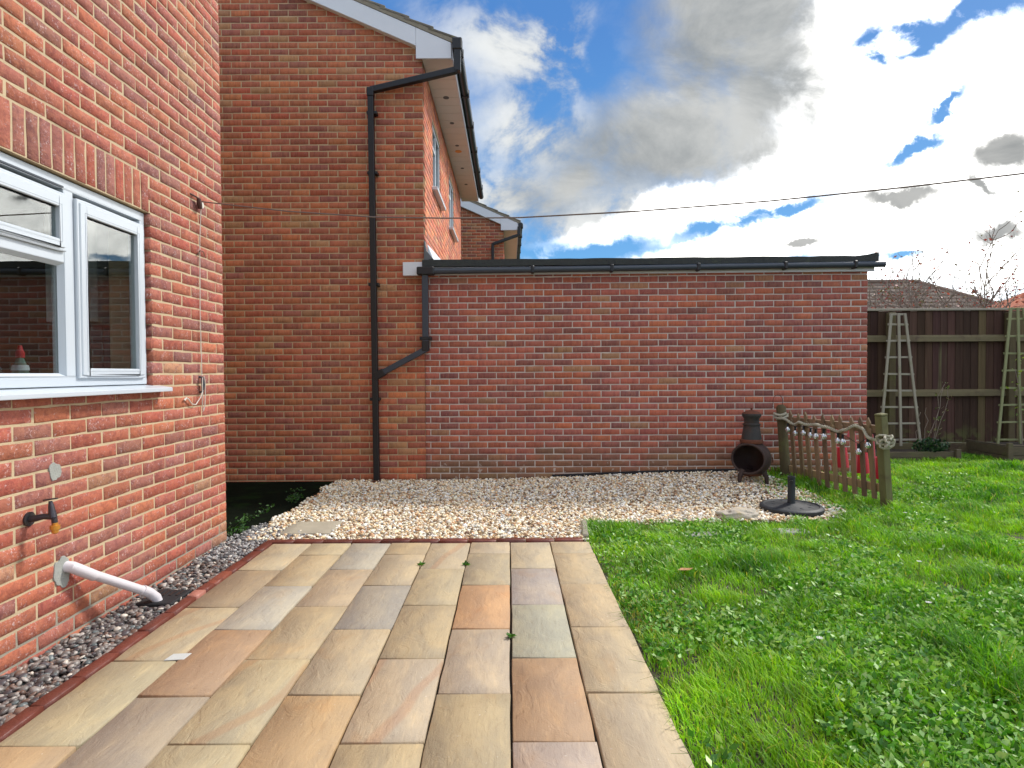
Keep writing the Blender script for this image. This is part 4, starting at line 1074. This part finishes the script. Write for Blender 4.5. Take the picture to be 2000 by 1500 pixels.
# rope
def rope_pts():
    pts = []; ks = [(-.06, .70), (.0, .74), (.10, .72), (.2, .66), (.32, .70), (.42, .68), (.55, .69), (.68, .68), (.80, .64), (.92, .67), (1.02, .72), (1.10, .70), (1.20, .62), (PL, .60), (PL + .05, .58)]
    for i in range(len(ks) - 1):
        for t in (0, .25, .5, .75):
            x = ks[i][0] + (ks[i + 1][0] - ks[i][0]) * t; z = ks[i][1] + (ks[i + 1][1] - ks[i][1]) * (t * t * (3 - 2 * t))
            pts.append((x, -.034 - .018 * math.sin(x * 22), z))
    return pts
rp = rope_pts()
rope = empty('rope', pw(0, 0, .7), 0, 'thick cream rope woven along the picket fence and knotted at the near post', 'rope')
inv = Matrix.Translation(-rope.location)
for ph in (0, 2.094, 4.189):
    q = []
    fine = []
    for i in range(len(rp) - 1):
        for t in (0, .34, .67): fine.append(Vector(rp[i]).lerp(Vector(rp[i + 1]), t))
    for i, p in enumerate(fine):
        a = i * .95 + ph; q.append(inv @ pw(p.x, p.y +  .0098 * math.cos(a), p.z + .0098 * math.sin(a)))
    MB().tube(q, .0080, 5).build('strand', MT['rope'], rope, smooth=True)
kn = []
for i in range(46):
    a = i * .62; kn.append(inv @ pw(PL + .06 + .045 * math.cos(a) + .02 * math.sin(i * .31), -.03 + .05 * math.sin(a * 1.3), .60 + .045 * math.sin(a) + .02 * math.cos(i * .5)))
MB().tube(kn, .011, 6).build('knot', MT['rope'], rope, smooth=True)
kn = [inv @ pw(.0 + .075 * math.cos(a), .075 * math.sin(a), .70 + .012 * math.sin(2 * a) + a * .006) for a in [k * .45 for k in range(29)]]
MB().tube(kn, .015, 6).build('post_loop', MT['rope'], rope, smooth=True)
# string lights
sl = empty('string_lights', pw(.1, -.03, .6), 0, 'string of clear glass bulbs hanging along the picket fence', 'string lights')
inv = Matrix.Translation(-sl.location); wire = []
for i, (xx, zz) in enumerate(((.13, .60), (.24, .57), (.36, .585), (.46, .57), (.53, .565), (.64, .575), (.82, .55), (.88, .545), (1.06, .47), (1.17, .545))):
    p = inv @ pw(xx, -.04, zz); wire += [p + Vector((0, 0, .075))]
    MB().tube([p + Vector((0, 0, .028)), p + Vector((0, 0, .075))], [.013, .011], 8).build('socket', MT['black'], sl, smooth=True)
    MB().lathe([(.0, -.034), (.018, -.028), (.029, -.008), (.028, .008), (.016, .026), (.012, .032)], p, 12).build('bulb', MT['bulb'], sl, smooth=True)
MB().tube(wire, .003, 5).build('wire', MT['black'], sl)
# hanging pots on the far side
for i, (xx, lab) in enumerate(((.66, 'pink and red hanging pot behind the pickets, next to the chiminea end'), (.91, 'pink and red hanging pot behind the pickets, middle of three'),
                               (1.12, 'pink and red hanging pot behind the pickets, beside the square green post'))):
    r = empty('hanging_pot', pw(xx, .125, .24 - .02 * i), pang, lab, 'pot', 'pots hung on the picket fence')
    h = .20
    for nm, a0, a1, mt in (('pot_side', R(100), R(290), 'pink'), ('pot_side', R(290), R(460), 'crimson')):
        MB().lathe([(.082, 0), (.060, h), (.056, h), (.078, .004), (0, .004)], (0, 0, 0), 12, a0, a1).build(nm, MT[mt], r, smooth=True, label='pink side of the pot' if mt == 'pink' else 'crimson side of the pot')
    MB().tube([(0, -.06, .19), (0, -.075, .36), (0, -.09, .42), (0, -.12, .43), (0, -.15, .40), (0, -.155, .36)], .011, 8).build('hook_strap', MT['pink'], r, smooth=True)
# wire crook on the far post
ck = empty('wire_hook', pw(0, 0, .86), 0, 'thin rusty wire crook standing up from the round mossy post', 'hook')
MB().tube([(.02, 0, -.1), (.02, 0, .03)] + [(-.035 + .055 * math.cos(a), .0, .06 + .06 * math.sin(a)) for a in [k * math.pi / 9 for k in range(10)]] + [(-.09, 0, .02), (-.10, 0, -.005), (-.085, 0, -.012)], .0035, 6).build('wire', MT['rusty_hook'], ck, smooth=True)

# ================================================================== chiminea
CY, CX = 6.42, 2.655
cz = rise(CX, CY) - .0
ch = empty('chiminea', (CX, CY, cz), 0, 'rusty cast iron chiminea with open mouth beside the picket fence', 'chiminea')
c0 = .255
# body: sphere-like bowl with a mouth cut out toward the camera
vs, fs = [], []; NU, NV = 40, 20
def bodyp(i, j, rr=.205):
    th = 2 * math.pi * i / NU; ph = math.pi * j / NV
    z = math.cos(ph); s_ = math.sin(ph)
    return Vector((rr * s_ * math.cos(th), rr * s_ * math.sin(th), c0 + rr * .92 * z))
mouth = Vector((-.62, -.76, .03)).normalized()
mid = {}
for layer, rr in ((0, .205), (1, .192)):
    for j in range(1, NV):
        for i in range(NU):
            p = bodyp(i, j, rr); d = (p - Vector((0, 0, c0))); ang_ = d.normalized().angle(mouth)
            # flatten the rim of the mouth onto the opening cone
            mid[(layer, i, j)] = (len(vs), ang_); vs.append(p)
for layer in (0, 1):
    for j in range(1, NV - 1):
        for i in range(NU):
            q = [mid[(layer, i, j)], mid[(layer, (i + 1) % NU, j)], mid[(layer, (i + 1) % NU, j + 1)], mid[(layer, i, j + 1)]]
            if sum(a for _, a in q) / 4 > .98: fs.append(tuple(k for k, _ in q))
m = MB(); m.add(vs, fs)
m.build('firebowl', MT['iron_dark'], ch, smooth=True)
x_ = mouth.cross(Vector((0, 0, 1))).normalized(); y_ = x_.cross(mouth)
rim = [Vector((0, 0, c0)) + mouth * (.205 * math.cos(.98)) + (x_ * math.cos(a) + y_ * math.sin(a) * .92) * (.205 * math.sin(1.0)) for a in [k * 2 * math.pi / 36 for k in range(37)]]
MB().tube(rim, .014, 8).build('mouth_rim', MT['iron_dark'], ch, smooth=True)
MB().lathe([(.118, c0 + .165), (.125, c0 + .185), (.118, c0 + .205), (.105, c0 + .21)], n=28).build('neck_ring', MT['rust'], ch, smooth=True)
MB().lathe([(.108, c0 + .17), (.105, c0 + .22), (.092, c0 + .30), (.082, c0 + .37), (.078, c0 + .37)], n=28).build('chimney', MT['iron'], ch, smooth=True)
MB().lathe([(.082, c0 + .355), (.094, c0 + .365), (.094, c0 + .378), (.078, c0 + .385), (.078, c0 + .435), (.095, c0 + .455), (.102, c0 + .475), (.100, c0 + .49), (.085, c0 + .49)], n=28).build('chimney_crown', MT['iron'], ch, smooth=True)
m = MB(); m.lathe([(.098, c0 + .488), (.085, c0 + .505), (.045, c0 + .522), (.012, c0 + .528), (.012, c0 + .55), (0, c0 + .552)], n=28); m.build('lid', MT['rust'], ch, smooth=True)
for a in (R(200), R(318), R(75)):
    ca, sa = math.cos(a), math.sin(a)
    MB().tube([(.12 * ca, .12 * sa, .135), (.16 * ca, .16 * sa, .06), (.165 * ca, .165 * sa, -.02)], [.034, .026, .018], 8).build('leg', MT['iron_dark'], ch, smooth=True)
MB().lathe([(.0, .06), (.09, .065), (.13, .10)], n=20).build('ash_tray', MT['rust'], ch, smooth=True)
MB().tube([(.205, .02, c0 + .0), (.24, .02, c0 - .0), (.245, .02, c0 - .05), (.20, .02, c0 - .05)], .008, 6).build('handle', MT['rust'], ch, smooth=True)

# parasol base
pb = empty('parasol_base', (2.57, 5.33, rise(2.57, 5.33) - .005), R(20), 'dark grey round parasol base with short pole on the gravel edge', 'parasol base')
MB().lathe([(0, .0), (.265, .0), (.27, .012), (.27, .04), (.258, .052), (.235, .055), (.228, .048), (.08, .062), (.06, .07), (0, .07)], n=56).build('base_disc', MT['resin'], pb, smooth=True)
for k in range(10):
    a = k * .628; MB().tube([(.13 * math.cos(a) - .03 * math.sin(a), .13 * math.sin(a) + .03 * math.cos(a), .053), (.16 * math.cos(a), .16 * math.sin(a), .0525), (.2 * math.cos(a + .12), .2 * math.sin(a + .12), .048)], [.003, .007, .003], 6).build('leaf_relief', MT['resin'], pb, smooth=True)
MB().lathe([(.036, .066), (.0325, .085), (.0315, .30), (.034, .302), (.034, .315), (.028, .315), (.028, .09), (0, .09)], n=24).build('pole', MT['resin'], pb, smooth=True)
MB().tube([(-.02, -.02, .27), (-.045, -.045, .27)], .016, 10).build('clamp_knob', MT['black'], pb, smooth=True)
# rock
def rock(name, loc, dims, label, cat, seed, mat, rz=0):
    b_ = bmesh.new(); bmesh.ops.create_icosphere(b_, subdivisions=4, radius=1)
    for v in b_.verts:
        n_ = mnoise.fractal(v.co * 1.3 + Vector((seed, 0, 0)), 1.0, 2.0, 5); k_ = 1 + .38 * n_
        v.co = Vector((v.co.x * dims[0] * k_, v.co.y * dims[1] * k_, max(v.co.z, -.45) * dims[2] * k_))
    me = bpy.data.meshes.new(name); b_.to_mesh(me); b_.free()
    for p in me.polygons: p.use_smooth = True
    o = obj(name, me, mat, None, loc, label, cat); o.rotation_euler = (0, 0, rz); return o
rock('garden_rock', (1.99, 5.06, .02), (.185, .09, .062), 'long pale rock lying between gravel and grass', 'rock', 3.3, MT['rock'], .08)
def slabpiece(name, c, sx, sy, z, mat, label, rz=0.0, th=.04):
    v, f = piece_data(sx, sy, th, .006, .008, int(sx * 1000), 6)
    v = np.stack([v[:, 0], v[:, 2], -v[:, 1]], 1); f = f[:, ::-1]
    o = obj(name, np_mesh(name, v, f), mat, None, (c[0], c[1], z), label, 'slab'); o.rotation_euler = (0, 0, rz); return o
slabpiece('stepping_slab', ((SLAB_G[0] + SLAB_G[1]) / 2, (SLAB_G[2] + SLAB_G[3]) / 2), .40, .38, .012, MT['stone'], 'single buff stone slab sunk in the gravel', .04)
slabpiece('stepping_stone', (1.55, 4.62), .26, .13, -.016, MT['greystone'], 'grey stepping stone in the grass, near the timber edging', .1)
slabpiece('stepping_stone', (2.26, 4.70), .30, .14, -.016, MT['greystone'], 'grey stepping stone in the grass, in front of the parasol base', -.05)
tb = MB(); tb.bar((.575, 4.47, .005), (.615, 4.86, .015), .05, .05); tb.build('edging_timber', MT['trellis_grey'], None, .01, label='short grey weathered timber edging between gravel and lawn', cat='timber')

# ================================================================== grass
def grass():
    pts = []
    def lawn_ok(x, y):
        if x < .600 + .045 * mnoise.noise((y * 3.1, 0, 1)) + .03 * mnoise.noise((y * 13, 0, 4)): return False
        n_ = .09 * mnoise.noise((x * 2.6, y * 2.6, 5)) + .05 * mnoise.noise((x * 9, y * 9, 2))
        if x > 2.3: n_ *= 2.4
        if in_poly((x + n_, y - abs(n_) - .02), GPOLY) and not (x > 2.62 and rng.random() < .5 * max(0, (x - 2.62)) * 2): return False
        if x < 4.25 and y > 6.93: return False
        if y > 8.82: return False
        for (cx_, cy_, a, b) in ((1.55, 4.62, .14, .075), (2.26, 4.70, .16, .08)):
            if abs(x - cx_) < a and abs(y - cy_) < b: return rng.random() < .45
        if 5.0 < x < 6.25 and y > 8.1: return False
        if 6.8 < x < 8.3 and y > 7.95: return False
        return True
    zones = [(1.35, 2.3, 13500, .0), (2.3, 3.4, 10500, 0), (3.4, 5.0, 8200, 0), (5.0, 6.6, 6200, 0), (6.6, 8.8, 3900, 0)]
    for (ya, yb, dens, _) in zones:
        xb = .93 * yb + .35; area = (xb - .58) * (yb - ya); n = int(area * dens)
        for _ in range(n):
            y = rng.uniform(ya, yb); x = rng.uniform(.58, xb)
            if x > .93 * y + .35: continue
            if lawn_ok(x, y): pts.append((x, y))
    P_ = np.array(pts); n = len(P_)
    z = np.array([lawn_z(x, y) for x, y in pts])
    big = np.array([mnoise.noise((x * 1.1, y * 1.1, 3)) for x, y in pts]); med = np.array([mnoise.noise((x * 3.7, y * 3.7, 8)) for x, y in pts])
    tuft = np.array([mnoise.noise((x * 2.2, y * 2.2, 14)) for x, y in pts])
    # worn, low patch beside the patio
    worn = np.exp(-(((P_[:, 0] - .80) / .16) ** 2 + ((P_[:, 1] - 3.05) / .22) ** 2)) + .6 * np.exp(-(((P_[:, 0] - .66) / .06) ** 2 + ((P_[:, 1] - 3.3) / .5) ** 2))
    far = np.clip((P_[:, 1] - 1.4) / 7, 0, 1)
    h = nr.uniform(.022, .070, n) * (1 + .9 * med + 1.7 * np.clip(tuft, 0, 1)) * (1 - .6 * np.clip(worn, 0, 1))
    fpost = np.array([min(1, max(0, 1 - abs((x - 3.17) * (PB.y - PA.y) - (y - 6.7) * (PB.x - PA.x)) / PL / .22)) if 5.2 < y < 6.95 else 0 for x, y in pts])
    h *= 1 + .9 * fpost
    wd = nr.uniform(.0016, .0032, n) * (1 + .9 * far)
    az_ = nr.uniform(0, 2 * math.pi, n); lean = nr.uniform(.15, .95, n) * h
    comb_a = 2.2 + 1.4 * med; az_ = np.where(nr.random(n) < .45, comb_a + nr.normal(0, .5, n), az_)
    d = np.stack([np.cos(az_), np.sin(az_)], 1); fa_ = az_ + nr.uniform(.9, 2.2, n); sd_ = np.stack([np.cos(fa_), np.sin(fa_)], 1)
    b0 = np.c_[P_, z - .008]
    mid_ = b0 + np.c_[d * (lean * .35)[:, None], h * .62]; tip = b0 + np.c_[d * lean[:, None], h * nr.uniform(.75, 1.0, n)]
    s3 = np.c_[sd_ * wd[:, None], np.zeros(n)]
    v = np.stack([b0 - s3, b0 + s3, mid_ + s3 * .8, mid_ - s3 * .8, tip], 1)
    i0 = np.arange(n) * 5
    f = np.concatenate([np.stack([i0, i0 + 1, i0 + 2], 1), np.stack([i0, i0 + 2, i0 + 3], 1), np.stack([i0 + 3, i0 + 2, i0 + 4], 1)])
    cA, cB, cC, cD = (np.array(lin(c)) for c in ((120, 174, 28), (166, 202, 48), (66, 130, 18), (200, 190, 100)))
    clump = np.array([mnoise.noise((x * 5.5, y * 5.5, 31)) for x, y in pts])
    t = np.clip(.55 + .6 * big - .7 * np.clip(tuft, -.5, 1) + .35 * clump + nr.normal(0, .2, n), 0, 1)[:, None]
    c = cC * (1 - t) + cB * t; c = np.where((nr.random(n) < .35)[:, None], cA, c)
    dry = (nr.random(n) < (.035 + .5 * np.clip(worn, 0, 1)))[:, None]; c = np.where(dry, cD, c)
    c = c * nr.uniform(.68, 1.22, (n, 1)) * np.array((1.02, 1.10, .82)) * (1 + .45 * clump[:, None])
    me = np_mesh('grass', v.reshape(-1, 3), f, np.repeat(c, 5, 0))
    obj('grass', me, MT['grass'], label='bright green uneven lawn grass beside the paving', cat='grass', kind='stuff')
    # broad-leaved lawn weeds
    q = []
    for _ in range(95000):
        y = 1.3 + 5.4 * rng.random() ** 1.7; x = rng.uniform(.62, .93 * y + .35)
        k_ = mnoise.noise((x * 1.6, y * 1.6, 21)) + .25 * mnoise.noise((x * 7, y * 7, 2)) + (.30 if x > .9 + (y - 1.4) * .3 and y < 3.4 else -.06)
        if k_ > rng.uniform(-.22, .26) and lawn_ok(x, y): q.append((x, y, lawn_z(x, y) + rng.uniform(.008, .05)))
        if len(q) >= 42000: break
    leaf_cloud('lawn_weeds', q, MT['leaf'], None, [(112, 170, 52), (140, 188, 84), (86, 148, 40), (176, 208, 132), (66, 124, 36)], (.016, .044), .55,
               label='broad leaved weeds and clover spread through the lawn', cat='weeds', kind='stuff')
    # coarse blades hanging over the paving edge
    m = MB()
    for _ in range(70):
        y = 1.4 + 2.9 * rng.random() ** 1.2; x = .60 + rng.uniform(0, .03); L = rng.uniform(.03, .13); a = rng.uniform(1.9, 4.4)
        m.tube([(x, y, -.02), (x + L * .35 * math.cos(a), y + L * .35 * math.sin(a), rng.uniform(.03, .06)), (x + L * math.cos(a), y + L * math.sin(a), rng.uniform(.008, .05))], [.0013, .0011, .0004], 3, False)
    me = bpy.data.meshes.new('edge_blades'); me.from_pydata(m.v, [], m.f); me.update()
    a = me.color_attributes.new('col', 'FLOAT_COLOR', 'POINT'); cc = np.tile((*lin((96, 130, 48)), 1), (len(me.vertices), 1)).astype(np.float32); a.data.foreach_set('color', cc.ravel())
    obj('edge_blades', me, MT['grass'], label='long grass blades arching over the edge of the paving', cat='grass', kind='stuff')
grass()
# a little moss and weeds at the edge of the passage
q = [(-2.14 - abs(rng.gauss(0, .09)), rng.uniform(4.6, 6.4), rng.uniform(-.008, .03)) for _ in range(900)]
q = [p for p in q if mnoise.noise((p[0] * 4, p[1] * 2.2, 3)) > -.05]
leaf_cloud('passage_weeds', q, MT['leaf'], None, [(52, 92, 34), (38, 70, 30), (70, 112, 44)], (.015, .04), .6, label='small dark weeds along the gravel edge in the shaded passage', cat='weeds', kind='stuff')
# daisies, fallen leaf
for (x, y) in ((2.62, 3.72), (1.42, 2.66), (2.2, 3.05), (3.4, 5.0)):
    r = empty('daisy', (x, y, lawn_z(x, y)), rng.uniform(0, 3), 'small white daisy in the lawn', 'flower', 'daisies in the lawn')
    MB().tube([(0, 0, 0), (.004, 0, .04), (.006, .003, .072)], .0016, 5).build('stem', MT['post_green'], r)
    m = MB()
    for k in range(10):
        a = k * .628; m.add([(.006, .003, .073), (.006 + .013 * math.cos(a - .2), .003 + .013 * math.sin(a - .2), .078), (.006 + .017 * math.cos(a), .003 + .017 * math.sin(a), .077), (.006 + .013 * math.cos(a + .2), .003 + .013 * math.sin(a + .2), .078)], [(0, 1, 2, 3)])
    m.build('petals', MT['petal'], r)
m = MB(); m.add([(-.05, 0, 0), (-.02, .018, .008), (.02, .016, .006), (.05, 0, .012), (.02, -.016, .004), (-.02, -.018, .004), (0, 0, -.004)], [(0, 6, 1), (1, 6, 2), (2, 6, 3), (3, 6, 4), (4, 6, 5), (5, 6, 0)])
m.build('fallen_leaf', MT['dryleaf'], None, loc=(1.09, 3.63, .035), label='brown dry leaf lying on the lawn near the paving', cat='leaf')

# ================================================================== beyond the fence
def bungalow(name, label, x0, x1, y0, y1, eav, ridge, hipr, hipl, colr):
    r = empty(name, ((x0 + x1) / 2, y0, 0), 0, label, 'house'); cx_ = (x0 + x1) / 2
    a, b, d = x0 - cx_, x1 - cx_, y1 - y0
    MB().box(a + .4, b - .4, .4, d - .4, -.08, eav).build('wall', MT['render_far'], r)
    for xx in (a + 1.5, a + 4.5, b - 3.0):
        w_ = MB().box(xx, xx + 1.4, .36, .398, 1.0, 2.1).build('window', MT['upvc'], r); MB().box(xx + .08, xx + 1.32, .34, .358, 1.08, 2.02).build('pane', MT['glass_far'], w_)
    rf = obj('roof', None, parent=r); rf.empty_display_size = .1
    m = MB(); m.add([(a, 0, eav), (b, 0, eav), (b, d, eav), (a, d, eav), (a + hipl, d / 2, ridge), (b - hipr, d / 2, ridge)], [(3, 2, 1, 0), (0, 1, 5, 4), (1, 2, 5), (2, 3, 4, 5), (3, 0, 4)])
    m.build('roof_slope', MT['rooftile_far'], rf, color=colr)
    n = 16; V, F, CO = [], [], []
    for i in range(n):                                   # courses of tiles on the slope that shows
        t0, t1 = i / n, (i + 1) / n
        xa, xb = a + hipl * t0, b - hipr * t0; za = eav + (ridge - eav) * t0; zb = eav + (ridge - eav) * t1; ya, yb = d / 2 * t0, d / 2 * t1
        k = int((xb - xa) / .33)
        for j in range(k):
            p0, p1 = xa + (xb - xa) * j / k + .006, xa + (xb - xa) * (j + 1) / k - .006; bse = len(V)
            j1 = min(max(p1, a + hipl * t1), b - hipr * t1); j0 = min(max(p0, a + hipl * t1), b - hipr * t1)
            dz_ = rng.uniform(.035, .06); V += [(p0, ya - .03, za + dz_), (p1, ya - .03, za + dz_), (j1, yb, zb + .02), (j0, yb, zb + .02), (p0, ya - .03, za), (p1, ya - .03, za)]
            F += [(bse, bse + 1, bse + 2, bse + 3), (bse + 4, bse + 5, bse + 1, bse)]; CO += [tuple([rng.uniform(.7, 1.3)] * 3)] * 6
    me = np_mesh('tile_courses', V, F); obj('tile_courses', me, MT['rooftile_far'], rf, color=colr, kind='stuff')
    MB().tube([(a + hipl - .1, d / 2, ridge + .05), (b - hipr + .1, d / 2, ridge + .05)], .12, 8).build('ridge_tiles', MT['rooftile_far'], rf, color=colr)
    MB().tube([(b - hipr, d / 2, ridge + .04), (b, 0, eav + .04)], .10, 8).build('hip_tiles', MT['rooftile_far'], rf, color=tuple(x * 1.5 for x in colr))
    MB().tube([(a + hipl, d / 2, ridge + .04), (a, 0, eav + .04)], .10, 8).build('hip_tiles', MT['rooftile_far'], rf, color=tuple(x * 1.5 for x in colr))
bungalow('bungalow', 'bungalow with brown hipped tile roof behind the fence', 9.0, 27.5, 26.0, 34.0, 2.5, 5.75, 6.6, 4.0, (.95, .95, .95))
bungalow('red_roofed_bungalow', 'bungalow with bright orange red roof behind the trees', 15.4, 30, 17.0, 24.0, 2.2, 4.05, 2.8, 2.8, (2.6, 1.0, .62))

def shrub(name, label, base, h, spread, n_main, pal, leafsize, leaf_n, seed, red=False):
    r_ = random.Random(seed); r = empty(name, base, 0, label, 'tree'); m = MB(); tips = []
    def grow(p, d, L, rad, lv_):
        pts = [p]; q = p; dd = d.copy()
        for k in range(4):
            dd = (dd + Vector((r_.gauss(0, .22), r_.gauss(0, .22), r_.gauss(.05, .15)))).normalized(); q = q + dd * L / 4; pts.append(q)
        m.tube(pts, [rad * (1 - .14 * k) for k in range(5)], 4 if lv_ else 6, False)
        if lv_ >= 2: tips.extend(pts[2:])
        if lv_ < 4:
            for k in range(3 if lv_ < 3 else 2):
                e = (dd + Vector((r_.gauss(0, .65), r_.gauss(0, .65), r_.gauss(.1, .4)))).normalized()
                grow(pts[r_.choice((2, 3, 4))], e, L * r_.uniform(.5, .75), rad * .62, lv_ + 1)
    m2 = MB()
    for k in range(n_main):
        a = 6.283 * k / n_main + r_.random(); grow(Vector((r_.uniform(-.1, .1), r_.uniform(-.1, .1), .0)) * spread, Vector((math.cos(a) * .35 * spread, math.sin(a) * .35 * spread, 1)).normalized(), h * .46, .030, 0)
    m.build('branches', MT['bark'], r, smooth=False)
    MB().tube([(0, 0, -.1), (0, 0, .15)], [.05, .03], 8).build('trunk', MT['bark'], r, smooth=True)
    pts = [tuple(t + Vector((r_.gauss(0, .03), r_.gauss(0, .03), r_.gauss(0, .03)))) for t in r_.sample(tips, min(leaf_n, len(tips)))]
    leaf_cloud('leaves', pts, MT['leaf'], r, pal, leafsize, .3)
shrub('red_leaved_shrub', 'open shrub with reddish autumn leaves rising above the fence', (9.7, 12.0, 0), 4.2, 1.3, 11, [(150, 60, 58), (120, 66, 52), (110, 100, 60), (170, 80, 76)], (.04, .085), 3200, 4)
shrub('bare_shrub', 'bare twiggy pale shrub above the fence beside the garage', (8.3, 11.6, 0), 3.6, 1.6, 14, [(150, 132, 108), (128, 108, 80)], (.03, .06), 160, 9)
